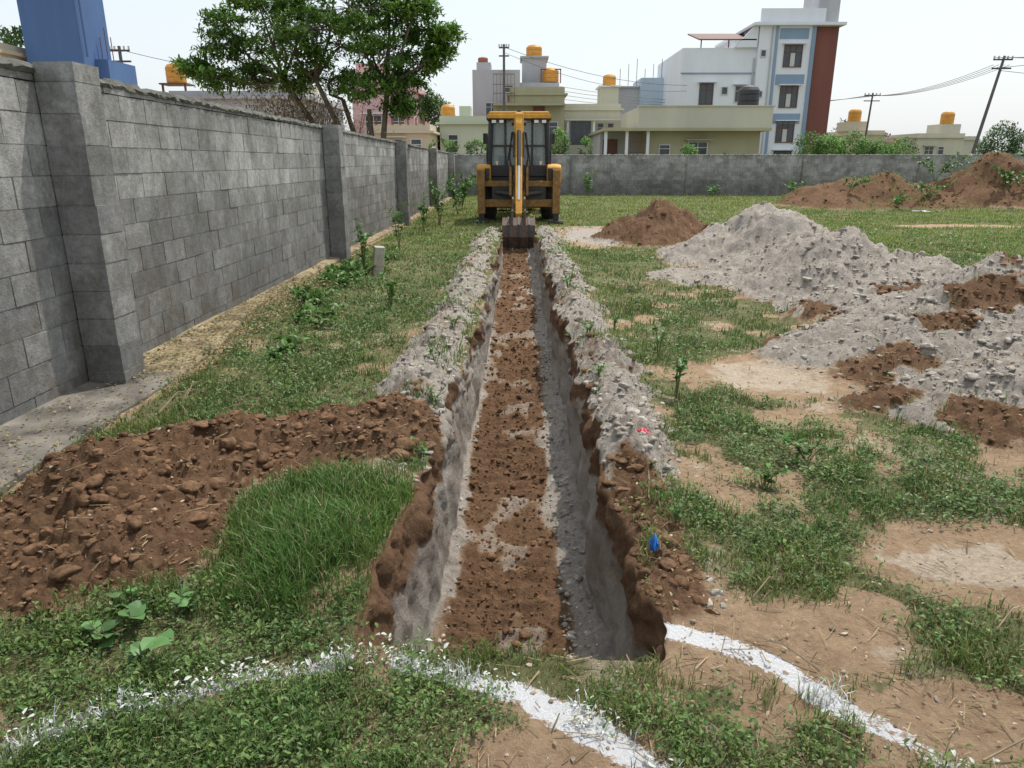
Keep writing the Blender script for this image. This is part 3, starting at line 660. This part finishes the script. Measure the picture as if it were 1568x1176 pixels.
prism('dipper',[(yb+.18,2.25),(yb+.10,2.70),(yb-.08,2.76),(yb-.26,2.5),(yb-.62,1.7),(yb-1.62,.42),(yb-1.60,.26),(yb-1.48,.26),(yb-.45,1.5),(yb-.05,2.1)],-.08,.08,ye,E,.015)
box('dipper_head',-.12,.12,yb-.16,yb+.12,2.25,2.74,ye,E,.05)
rod('dipper_pin',(-.18,yb+.0,2.5),(.18,yb+.0,2.5),.055,bk,E,16)
for sx in(-1,1):
    tubes('hydraulic_hoses',[([(sx*.16,yk-.1,1.2),(sx*.24,yk-.25,1.7),(sx*.18,yk-.4,2.3),(sx*.12,yb-.1,2.3),(sx*.13,yb-.5,1.7)],[.018]*5),([(sx*.1,yk-.15,1.0),(sx*.34,yk-.2,1.3),(sx*.24,yk-.3,1.9),(sx*.14,yb,2.3)],[.016]*4)],bk,E,6)
    rod('boom_swing_cylinder',(sx*.12,yk,.75),(sx*.6,Y0+.02,.8),.06,bk,E,12)
    prism('boom_fork',[(yk-.2,.7),(yk-.02,1.5),(yk-.16,1.6),(yk-.36,.75)],sx*.22-.03,sx*.22+.03,yd,E,.01)
rod('bucket_cylinder',(0,yb-.44,2.30),(0,yb-1.0,1.5),.05,bk,E,16);rod('bucket_cylinder_rod',(0,yb-1.0,1.5),(0,yb-1.52,.72),.035,chrm,E,12)
rod('dipper_cylinder',(0,yk+.05,2.4),(0,yb+.1,2.78),.05,bk,E,12)
prism('bucket_link',[(yb-1.5,.8),(yb-1.58,.75),(yb-1.72,.22),(yb-1.62,.2)],-.16,-.12,stl,E);prism('bucket_link.b',[(yb-1.5,.8),(yb-1.58,.75),(yb-1.72,.22),(yb-1.62,.2)],.12,.16,stl,E)
ybk=yb-1.55
prof=[(ybk+.05,.32),(ybk-.22,.34),(ybk-.42,.18),(ybk-.50,-.08),(ybk-.42,-.34),(ybk-.2,-.5),(ybk+.1,-.52),(ybk+.1,-.48),(ybk-.18,-.46),(ybk-.38,-.31),(ybk-.45,-.07),(ybk-.38,.15),(ybk-.2,.29),(ybk+.05,.28)]
prism('bucket_shell',prof,-.36,.36,stl,E)
sp=[(ybk+.05,.32),(ybk-.22,.34),(ybk-.42,.18),(ybk-.50,-.08),(ybk-.42,-.34),(ybk-.2,-.5),(ybk+.1,-.52)]
for sx in(-1,1): prism('bucket_side',sp,sx*.372-.012,sx*.372+.012,stl,E);prism('bucket_ear',[(ybk+.06,.3),(ybk-.12,.52),(ybk-.3,.5),(ybk-.42,.2)],sx*.15-.02,sx*.15+.02,stl,E)
for i in range(5):
    x=-.32+.16*i;prism('bucket_tooth',[(ybk+.02,-.53),(ybk+.02,-.47),(ybk+.24,-.50)],x-.035,x+.035,stl,E)
for x in(-.24,0,.24): prism('bucket_rib',[(ybk-.2,.36),(ybk-.44,.2),(ybk-.53,-.08),(ybk-.45,-.36),(ybk-.44,-.33),(ybk-.505,-.08),(ybk-.42,.18),(ybk-.2,.34)],x-.02,x+.02,bk,E)
# ---------------------------------------------------------------- buildings
def paint(n,c,a=.10): return mat(n,c,.85,.35,a,.1,bscale=8,streak=True)
gls=mat('window_glass',(.05,.06,.07),.15,3,.3,0);frm=mat('window_frame',(.5,.5,.48),.6,5,.1,0);tank=mat('orange_tank_plastic',(.58,.27,.04),.5,3,.15,0);tkb=mat('black_tank_plastic',(.03,.03,.035),.5,3,.15,0)
brs=mat('brown_paint_frame',(.13,.06,.04),.6,5,.1,0)
white=paint('white_paint',(.68,.70,.73),.07);grayp=paint('grey_plaster',(.40,.40,.41),.18);olive=paint('olive_paint',(.36,.34,.22),.14);cream=paint('cream_paint',(.50,.48,.38),.12)
bluem=paint('blue_paint',(.065,.135,.29),.2);pink=paint('pink_paint',(.58,.38,.37),.12);redb=paint('maroon_cladding',(.18,.065,.05),.18);bgray=paint('blue_grey_paint',(.22,.30,.40),.1);lgreen=paint('pale_green_paint',(.46,.49,.38),.1);beige=paint('beige_paint',(.52,.46,.34),.12);lb=paint('light_blue_sheet',(.42,.52,.60),.12)
def window(E,x0,x1,z0,z1,yf,fm=frm,bars=True,shade=None):
    t=.08;L_=[(x0-t,x1+t,yf-.07,yf-.002,z1,z1+t),(x0-t,x1+t,yf-.10,yf-.002,z0-t,z0),(x0-t,x0,yf-.07,yf-.002,z0,z1),(x1,x1+t,yf-.07,yf-.002,z0,z1)]
    w_=x1-x0
    nb=3 if w_>1.3 else (2 if w_>.9 else 1)
    for i in range(1,nb): L_.append((x0+w_*i/nb-.03,x0+w_*i/nb+.03,yf-.06,yf-.02,z0,z1))
    if bars: L_.append((x0,x1,yf-.05,yf-.02,z0+(z1-z0)*.68,z0+(z1-z0)*.68+.05))
    boxes('window_frame',L_,fm,E);box('window_pane',x0,x1,yf-.02,yf-.003,z0,z1,gls,E)
    if w_>1.3: boxes('curtains',[(x0+w_/nb+.05,x0+w_*2/nb-.05,yf-.03,yf-.022,z0,z0+(z1-z0)*.65)],frm,E)
    if shade: box('sunshade',x0-.3,x1+.3,yf-.55,yf-.002,z1+.12,z1+.2,shade,E)
def wtank(x,y,z,r=.75,h=1.4,m=tank,E=None):
    V=[];F=[];pr=[(r*.96,0),(r,.1),(r,h*.25),(r*.95,h*.28),(r,h*.31),(r,h*.55),(r*.95,h*.58),(r,h*.61),(r,h*.78),(r*.8,h*.92),(r*.3,h),(.01,h+.01)];S_=20
    for (rr,zz_) in pr:
        for k in range(S_): V.append((x+rr*math.cos(6.2832*k/S_),y+rr*math.sin(6.2832*k/S_),z+zz_))
    for i in range(len(pr)-1):
        for k in range(S_): F.append((i*S_+k,i*S_+(k+1)%S_,(i+1)*S_+(k+1)%S_,(i+1)*S_+k))
    pyd('water_tank',V,F,m,E,0,False)
def body(E,x0,x1,y0,y1,z1,m,par=.25,slab=True,z0=0):
    box('walls',x0,x1,y0,y1,z0,z1,m,E)
    if slab: box('roof_slab',x0-.25,x1+.25,y0-.25,y1+.25,z1,z1+.14,m,E)
    if par:
        a=z1+(.14 if slab else 0)
        boxes('parapet',[(x0,x1,y0,y0+.15,a,a+par),(x0,x1,y1-.15,y1,a,a+par),(x0,x0+.15,y0+.15,y1-.15,a,a+par),(x1-.15,x1,y0+.15,y1-.15,a,a+par)],m,E)
B=empty('grey_concrete_house');body(B,-4.5,.1,75,84,9.4,grayp,.6,False);box('lower_wing',.1,3.9,75.5,84,0,8.9,grayp,B)
box('stair_tower',.3,2.7,77,81,8.9,11.3,grayp,B);box('tower_slab',.1,2.9,76.8,81.2,11.3,11.45,grayp,B);wtank(1.5,79,11.45,.8,1.3,tank,B)
box('stair_tower_low',-4.2,-2.8,77,80,9.4,10.9,grayp,B);wtank(-3.6,78,10.9,.5,.6,mat('clay_tank',(.3,.12,.07),.7,4,.1,0),B);wtank(3.1,76.6,9.0,.8,1.35,tank,B);boxes('tank_frame',[(2.1,2.2,76,76.1,8.9,10.2),(4.0,4.1,76,76.1,8.9,10.2),(2.1,4.1,76,76.1,10.1,10.2)],redb,B)
window(B,-3.2,-2.2,5.8,7,75);window(B,-1.4,-.6,8,8.6,75);window(B,-3.4,-2.6,2.6,3.8,75)
B=empty('olive_house');body(B,-.8,3.9,66,74,7.0,olive,.5,True);boxes('balcony',[(-2.2,3.9,64.8,66,6.1,6.25),(-2.2,-.8,65.9,66,2,6.1)],olive,B)
boxes('railing',[(-2.2+i*.3,-2.17+i*.3,65.7,65.73,6.25,8.6) for i in range(7)]+[(-2.2,-.4,65.7,65.74,8.6,8.65),(-2.2,-.4,65.7,65.74,7.8,7.84),(-2.2,-.4,65.7,65.74,7.1,7.14)],brs,B);box('brick_panel',1.2,2.2,65.9,65.998,5.2,6.2,redb,B);window(B,2.6,3.3,3.6,4.8,66)
B=empty('cream_house');body(B,4.0,9.0,68,78,5.9,cream,.4,True);box('stairhead',7.4,9.0,70,73,6.3,8.0,cream,B);box('stairhead_slab',7.2,9.2,69.8,73.2,8.0,8.12,white,B);wtank(8.3,71.5,8.12,.6,1.1,tank,B)
box('porch_dark_pane',4.6,6.4,67.98,67.995,3.0,5.0,gls,B);window(B,7.0,7.5,3.6,4.8,68);window(B,7.9,8.4,3.6,4.8,68);box('porch_slab',4.0,9.4,66.9,67.7,5.0,5.15,cream,B)  # porch pane is flat dark glass on the wall; no opening is cut
boxes('porch_columns',[(4.2,4.4,67.2,67.4,0,5),(6.5,6.7,67.2,67.4,0,5)],white,B)
B=empty('olive_terrace_house');body(B,9.3,17.4,55,66,3.65,olive,0,False)
box('terrace_slab',6.0,17.8,53.8,66,3.65,3.85,olive,B);box('terrace_parapet',8.4,17.8,53.9,54.1,3.85,5.25,cream,B);box('parapet_cap',8.3,17.9,53.82,54.2,5.25,5.33,cream,B)
box('parapet_side',17.6,17.8,54.1,66,3.85,5.25,cream,B);prism('parapet_side_left',[(54.1,3.85),(54.1,5.25),(63,5.25),(63,3.85)],8.4,8.55,cream,B)
box('garage_back',6.2,9.3,58,66,0,3.65,grayp,B);boxes('columns',[(6.1,6.3,54.2,54.4,0,3.65),(7.6,7.8,54.2,54.4,0,3.65),(9.1,9.3,54.2,54.4,0,3.65)],white,B)
boxes('grille_bars',[(7.85+.12*i,7.87+.12*i,54.28,54.30,1.4,3.6) for i in range(10)]+[(7.8,9.1,54.28,54.30,2.2,2.23),(7.8,9.1,54.28,54.3,2.9,2.93)],brs,B);box('garage_door',6.4,7.5,57.9,57.98,.5,3.2,brs,B)
window(B,12.3,13.6,1.7,2.9,55,frm,True,olive);window(B,10.2,10.9,1.9,2.7,55)
wtank(16.6,56,5.3,.75,1.5,tkb,B);box('tank_stand',15.8,17.4,55.2,56.8,3.85,5.3,cream,B)
B=empty('light_blue_house');body(B,13.2,18.2,84,90,10.2,lb,0,False);body(B,10.8,13.2,85,90,9.3,grayp,0,True)
boxes('column_starters',[(11+i*.9,11.05+i*.9,85,85.05,9.4,11.2+.5*(i%3)) for i in range(8)],brs,B)
B=empty('white_apartment_building');body(B,15.6,22.6,75,88,11.0,white,.9,False)
body(B,22.6,27.5,74.5,88,13.7,white,0,False);box('roof_slab_main',21.9,30.4,73.9,88.3,13.7,13.95,white,B)
boxes('roof_parapet',[(22.6,28.6,74.5,74.7,13.95,15.2)],white,B);box('lift_tower',28.0,30.0,75,79,13.95,17.0,grayp,B)
box('maroon_bay',27.85,30.1,74.8,88,0,13.7,redb,B);box('blue_band',27.5,27.85,74.4,76,0,13.7,bgray,B);box('blue_band_left',24.1,24.35,74.4,74.498,0,13.7,bgray,B)
box('blue_grey_panel',24.5,27.2,74.44,74.498,8.6,9.5,bgray,B);box('blue_grey_panel_2',24.5,27.2,74.44,74.498,5.1,6.0,bgray,B);box('blue_grey_panel_3',24.5,27.2,74.44,74.498,12.6,13.5,bgray,B)
for zf in(.7,3.4,6.6,10.2):
    window(B,25.1,26.7,zf,zf+1.8,74.5,brs,True,white);window(B,22.9,23.3,zf+.9,zf+1.4,74.5,frm,False)
for zf in(3.2,6.9):
    window(B,17.5,18.7,zf,zf+1.8,75,brs,True,white);window(B,20.9,21.7,zf+.2,zf+1.6,75,frm,True,white);window(B,19.6,20.1,zf+.9,zf+1.5,75,frm,False)
boxes('floor_bands',[(15.5,22.55,74.9,74.998,z_,z_+.12) for z_ in(2.5,6.1,9.6)],bgray,B)
prism('terrace_canopy',[(74.6,12.5),(74.6,12.62),(80,13.9),(80,13.78)],17.0,22.4,brs,B)
boxes('canopy_posts',[(17.2,17.3,74.8,74.9,11.9,12.55),(19.8,19.9,74.8,74.9,11.9,12.55)],brs,B)
pyd('diagonal_stair_wall',[(20.4,74.6,11.9),(22.5,74.6,11.9),(22.5,74.6,14.2),(20.4,74.9,11.9),(22.5,74.9,11.9),(22.5,74.9,14.2)],[(0,1,2),(5,4,3),(0,3,4,1),(1,4,5,2),(2,5,3,0)],white,B)
rod('drain_pipe',(23.8,74.42,0),(23.8,74.42,13.6),.06,grayp,B,8);rod('drain_pipe',(22.4,74.9,0),(22.4,74.9,11),.06,grayp,B,8)
B=empty('pink_house');body(B,-13,-8.2,60,70,6.8,pink,.5,True);box('stairhead',-13,-10.6,62,66,7.3,9.0,pink,B);window(B,-12,-10.8,3.6,5,60,frm,True,white);window(B,-9.9,-9,3.6,5,60,frm,True,white)
B=empty('yellow_cream_house');body(B,-9.2,-5.6,48,56,3.3,beige,.4,True);window(B,-8.4,-7.4,1.9,2.9,48,frm,True,beige);window(B,-6.8,-6.2,1.9,2.9,48)
boxes('fence_posts',[(-9+i*.5,-8.92+i*.5,47.9,48,3.8,4.2) for i in range(7)],redb,B)
B=empty('pale_green_house');body(B,-5.4,-2.0,52,60,4.0,lgreen,.4,True);box('stairhead',-4.2,-3.4,54,56,4.5,5.3,lgreen,B);wtank(-5,54,4.5,.5,.9,tank,B);window(B,-4.8,-4.2,2.2,3.3,52)
B=empty('blue_house');body(B,-22.1,-19.6,35,37.5,12.5,bluem,.5,False);box('lower_step',-19.6,-19.0,36,38.5,0,6.1,bluem,B);rod('roof_pipe',(-19.45,35.2,6.1),(-19.45,35.2,9.6),.05,bluem,B,8);box('floor_band',-22.15,-19.55,34.92,34.998,9.2,9.35,bgray,B)
boxes('roof_rods',[(-19.5+.25*i,-19.47+.25*i,36.5,36.53,6.1,7.1+.4*(i%2)) for i in range(3)],brs,B)
B=empty('beige_house');body(B,-27.5,-22.6,34,38.5,6.1,beige,.3,True);window(B,-24,-23.2,4.4,5.5,34)
B=empty('grey_roof_house');body(B,-20,-12.4,44,54,5.0,grayp,.3,True);box('stairhead',-16,-13,46,50,5.5,6.2,cream,B);wtank(-19.9,45,5.9,.55,1.1,tank,B)
boxes('tank_stand',[(-20.6,-20.5,44.5,44.6,5.1,5.9),(-19.3,-19.2,44.5,44.6,5.1,5.9),(-20.7,-19.1,44.4,45.6,5.82,5.9)],brs,B);boxes('railing',[(-18.2+i*.4,-18.17+i*.4,44.3,44.33,5.4,6.6) for i in range(10)]+[(-18.2,-14.6,44.3,44.33,6.2,6.24)],brs,B)
for nm,x0,x1,y0,z1,m,tx in [('beige_house',40,44,92,4.6,beige,41),('pink_house',44,47,95,3.8,pink,None),('cream_house',47,52.5,90,4.2,cream,51.2),('grey_house',52,56,96,3.6,grayp,None),('beige_house',33,38,100,4.0,lgreen,None),('cream_house',56,66,110,4.5,cream,None)]:
    B=empty(nm);body(B,x0,x1,y0,y0+7,z1,m,.4,True);window(B,x0+1,x0+2,2,3.2,y0,frm,True,m)
    if x1-x0>3.5: window(B,x0+2.6,x0+3.2,2.2,3.2,y0)
    if tx: box('stairhead',tx-1.2,tx+1.2,y0+1,y0+4,z1+.5,z1+1.6,m,B);wtank(tx,y0+2,z1+1.6,.75,1.5,tank,B)
# ---------------------------------------------------------------- utility poles and wires
wire=mat('cable',(.05,.05,.05),.6,5,.1,0);polem=mat('pole_concrete',(.11,.10,.095),.9,5,.2,.2)
def pole(x,y,h_,lean=0,arm=1.0):
    e=empty('utility_pole');rod('pole',(x,y,0),(x+lean,y,h_),.14,polem,e,10,.09)
    for zz_ in(h_-.3,h_-.9): box('crossarm',x+lean*.95-arm,x+lean*.95+arm,y-.05,y+.05,zz_,zz_+.1,wire,e)
    for q in(-1,-.5,.5,1): rod('insulator',(x+lean*.95+q*arm*.95,y,h_-.2),(x+lean*.95+q*arm*.95,y,h_),.06,frm,e,8)
pole(34.3,58,9.0,1.4,.7);pole(39.8,88,9.0,.3,.9);pole(-1.2,62,10.4,0,.4);pole(-24,47,8.2,0,.6)
pth=[]
def wirep(a,b_,sag,r=.018):
    pts=[];a=Vector(a);b_=Vector(b_)
    for i in range(13):
        t=i/12;p=a.lerp(b_,t);p.z-=sag*4*t*(1-t);pts.append(p)
    pth.append((pts,[r]*13))
for q in(-.6,-.2,.2,.6):
    wirep((35.6+q,58,8.9),(60+q,46,10.2+q),.8);wirep((35.6+q,58,8.4),(40+q,88,8.7),.6);wirep((40+q,88,8.7),(4,80,8.4+q),1.2,.02)
wirep((35.6,58,8.0),(70,60,8.5),1.0);wirep((35.6,58,8.2),(60,40,12.5),.8);wirep((-1.2,62,10.2),(16,74,8.5),.7);wirep((-1.2,62,9.8),(16,74,8.0),.9);wirep((-24,47,8),(-8,60,7.5),.8);wirep((-24,47,8),(-36,30,8.6),.5)
tubes('overhead_power_lines',pth,wire,None,4)
# ---------------------------------------------------------------- tree
tm=leafmat('tree_leaf',.35,.5);bark=mat('tree_bark',(.12,.095,.07),.9,8,.3,.5);dryb=mat('dry_twig_bark',(.20,.15,.11),.9,8,.3,0)
def Pt(px,py,y): return Vector(((px-794)*y*.000835,y,1.6+(247-py)*y*.00079))
def make_tree(name,base,fork,blobs,nper,leaf,seed,cols,dens=1):
    random.seed(seed);e=empty(name);paths=[];LP=[];LC=[]
    base=Vector(base)
    for fk in fork:
        fk=Vector(fk);paths.append(([base,base.lerp(fk,.5)+Vector((random.uniform(-.1,.1),random.uniform(-.1,.1),0)),fk],[.13,.09,.06]))
    for (c,rx,ry,rz) in blobs:
        fk=min((Vector(f) for f in fork),key=lambda f:(f-c).length)
        m1=fk.lerp(c,.5)+Vector((random.uniform(-.25,.25),random.uniform(-.3,.3),-.15));paths.append(([fk,m1,c],[.05,.035,.022]))
        br=random.uniform(.75,1.25)
        for i in range(int(30*dens)):
            while True:
                u=Vector([random.uniform(-1,1) for _ in range(3)])
                if u.length<1:break
            u=u.normalized()*(u.length**.4)*random.choice([1,1,1,1.2])
            q=c+Vector((u.x*rx,u.y*ry,u.z*rz));mid=c.lerp(q,.5)+Vector((random.uniform(-.08,.08),)*3)
            paths.append(([c.lerp(q,.1),mid,q],[.014,.009,.004]))
            tone=br*random.uniform(.6,1.3)
            for j in range(nper):
                v=Vector([random.gauss(0,1) for _ in range(3)]);v.z*=.45
                LP.append((q+v*.115+Vector((0,0,-.04)))[:]);LC.append(tone*random.uniform(.7,1.3))
    tubes('branches',paths,bark,e,6)
    P=np.array(LP);n=len(P);t=rng.uniform(0,1,(n,1));col=((1-t)*np.array([cols[0]])+t*np.array([cols[1]]))*np.array(LC)[:,None]
    leaves('leaves',P,rng.uniform(.7,1.3,n)*leaf,col,tm,.6,.40,e);print(name,n)
    return e
Yt=21.5
bl=[]
for (px,py,rx,rz,dy) in [(420,30,55,28,0),(470,15,50,28,.8),(540,15,60,25,-.6),(610,30,50,28,.3),(650,45,38,22,.8),(350,35,32,20,.5),(340,70,38,18,0),(295,100,26,12,.2),(330,118,32,14,-.4),(400,75,46,25,.9),(450,80,44,25,-.8),(520,70,50,30,.2),(590,85,48,26,-.3),(640,95,38,18,.4),(680,50,26,12,0),(672,80,24,13,.3),(500,120,42,22,.7),(560,130,38,20,-.5),(615,125,32,15,.2),(385,115,30,16,.5),(450,120,32,18,0),(520,-15,90,22,0),(440,-5,55,20,.4),(600,0,50,20,.2),(610,160,26,13,0),(480,45,50,25,-1.2),(560,45,50,25,1.2),(640,10,36,18,-.4),(400,0,40,16,-.3)]:
    c=Pt(px,py,Yt+dy);s_=Yt*.00081;bl.append((c,rx*s_,rx*s_*.9,rz*s_*1.0))
base=(-3.95,Yt,0)
fk=[Pt(560,165,Yt),Pt(520,150,Yt+.4),Pt(480,120,Yt-.2),Pt(590,130,Yt),Pt(430,120,Yt+.3)]
make_tree('leafy_tree',base,[f[:] for f in fk],bl,32,.145,3,[(.055,.135,.02),(.15,.28,.05)],1.0)
random.seed(5);paths=[]
for i in range(190):
    x=random.uniform(-7.4,-4.6);y=Yt+random.uniform(-1,1.5);h_=random.uniform(1.6,3.4)-abs(x+6.3)*.5;dx=random.uniform(-.7,.7)
    p=[Vector((x*.85-.8,y,1.0)),Vector((x+dx*.4,y,1.0+h_*.5)),Vector((x+dx,y+random.uniform(-.4,.4),1+h_*.8)),Vector((x+dx*1.7,y,.9+h_*.78))]
    paths.append((p,[.014,.010,.006,.003]))
    for j in range(4):
        q=p[1].lerp(p[2],random.random());paths.append(([q,q+Vector((random.uniform(-.4,.4),random.uniform(-.3,.3),random.uniform(-.1,.4)))],[.005,.002]))
dt=empty('dry_thicket');tubes('twigs',paths,dryb,dt,4)
P=rng.normal(0,1,(4600,3))*np.array([[.95,.6,.55]])+np.array([[-6.3,Yt,2.7]]);leaves('dry_leaves',P,rng.uniform(.05,.12,4600),np.array([[.20,.18,.08]])*rng.uniform(.5,1.4,(4600,1)),tm,.6,.4,dt)
def shrub(name,blobs,n,size,c0,c1,seed=1):
    e=empty(name);tot=sum(b[3]*b[5] for b in blobs);A=[];C=[];paths=[]
    for (x,y,z,rx,ry,rz) in blobs:
        k=int(n*rx*rz/tot);u=rng.standard_normal((k,3));u/=np.linalg.norm(u,axis=1)[:,None];u*=rng.uniform(.3,1,(k,1))**.5
        p=np.stack([x+u[:,0]*rx,y+u[:,1]*ry,z+u[:,2]*rz],-1);f=fbm(p[:,0]*.18/size,p[:,2]*.18/size,3,seed)
        kk=f>.36;p=p[kk];A.append(p);C.append(.6+1.0*ss(.35,.7,f[kk]));paths.append(([(x,y,0),(x+.1*rx,y,z*.6),(x,y,z)],[.05*rx+.03,.04*rx+.02,.02]))
    tubes('stems',paths,bark,e,6)
    P=np.vstack(A);C=np.concatenate(C)[:,None];m=len(P);t=rng.uniform(0,1,(m,1))
    leaves('leaves',P,rng.uniform(.7,1.3,m)*size,((1-t)*np.array([c0])+t*np.array([c1]))*C,tm,.6,.5,e)
G0,G1=(.06,.14,.03),(.15,.26,.06)
shrub('green_shrubs',[(14.2+i*.85+random.uniform(-.3,.3),40+random.uniform(-1,1),1.7+random.uniform(0,.4),.9,.8,.9+random.uniform(0,.3)) for i in range(1,8)],12000,.13,G0,G1,3)
shrub('green_shrubs',[(2.1,40,2.4,.6,.6,.9),(3.6,41,2.0,.4,.5,.9),(9.2,41,1.7,.6,.5,.8),(11.5,42,1.5,.5,.5,.5),(-2.2,40,2.1,.8,.6,.6),(-4,40,2.1,1,.6,.6)],7000,.13,G0,G1,4)
shrub('distant_tree',[(57,90,3,2.2,2,3.2),(59.5,90,2.6,1.8,2,2.6)],5000,.3,(.04,.085,.03),(.08,.13,.045),5)
shrub('distant_tree',[(-8.5,64,6.2,1.9,1.5,1.5),(-7,66,5.6,1.4,1.5,1.3),(-9.8,66,5.6,1.4,1.2,1.2)],6000,.25,(.05,.12,.03),(.12,.2,.06),6)
shrub('distant_tree',[(24,60,1.8,2,1.5,1.8),(27,62,1.6,2,1.5,1.6),(30,61,1.4,2,1.5,1.4)],5000,.22,(.05,.12,.03),(.12,.2,.06),7)
shrub('banana_plants',[(31,45,1.8,.5,.5,.6)],600,.35,(.07,.15,.03),(.14,.25,.06),8)
shrub('distant_treeline',[(60+i*7,150+random.uniform(-10,10),2.5,5,4,3.2+random.uniform(-1,2)) for i in range(12)]+[(-60+i*8,140,3,5,4,4+random.uniform(-1,2)) for i in range(16)],24000,.8,(.07,.11,.07),(.12,.16,.09),9)
shrub('rooftop_plant',[(-23.2,36,7.1,.7,.6,.5)],500,.2,(.05,.12,.03),(.12,.2,.06),10)
# ---------------------------------------------------------------- light, sky, camera
el,az=math.radians(62),math.radians(38)
sdir=Vector((math.cos(el)*math.sin(az),math.cos(el)*math.cos(az),math.sin(el)))
sl=bpy.data.lights.new('sun','SUN');sl.energy=4.2;sl.angle=math.radians(1.2);sl.color=(1,.955,.89)
so=bpy.data.objects.new('sun',sl);sc.collection.objects.link(so);so.rotation_euler=sdir.to_track_quat('Z','Y').to_euler()
w=bpy.data.worlds.new('World');sc.world=w;w.use_nodes=True;N=w.node_tree.nodes;L=w.node_tree.links
sk=N.new('ShaderNodeTexSky');sk.sky_type='NISHITA';sk.sun_disc=False;sk.sun_elevation=el;sk.sun_rotation=az;sk.dust_density=3.0;sk.air_density=1.3;sk.ozone_density=1.0
mx=N.new('ShaderNodeMix');mx.data_type='RGBA';mx.inputs[0].default_value=.60;L.new(sk.outputs[0],mx.inputs[6]);mx.inputs[7].default_value=(9.6,10.3,10.9,1)
L.new(mx.outputs[2],N['Background'].inputs[0]);N['Background'].inputs[1].default_value=.12
cam=bpy.data.cameras.new('camera');co=bpy.data.objects.new('camera',cam);sc.collection.objects.link(co);sc.camera=co
co.location=(0,0,1.6);co.rotation_euler=(math.radians(90-17.2),0,math.radians(.52));cam.sensor_width=36;cam.lens=25.3;cam.clip_end=3000;cam.clip_start=.05
sc.view_settings.view_transform='Standard';sc.view_settings.look='None';sc.view_settings.exposure=0
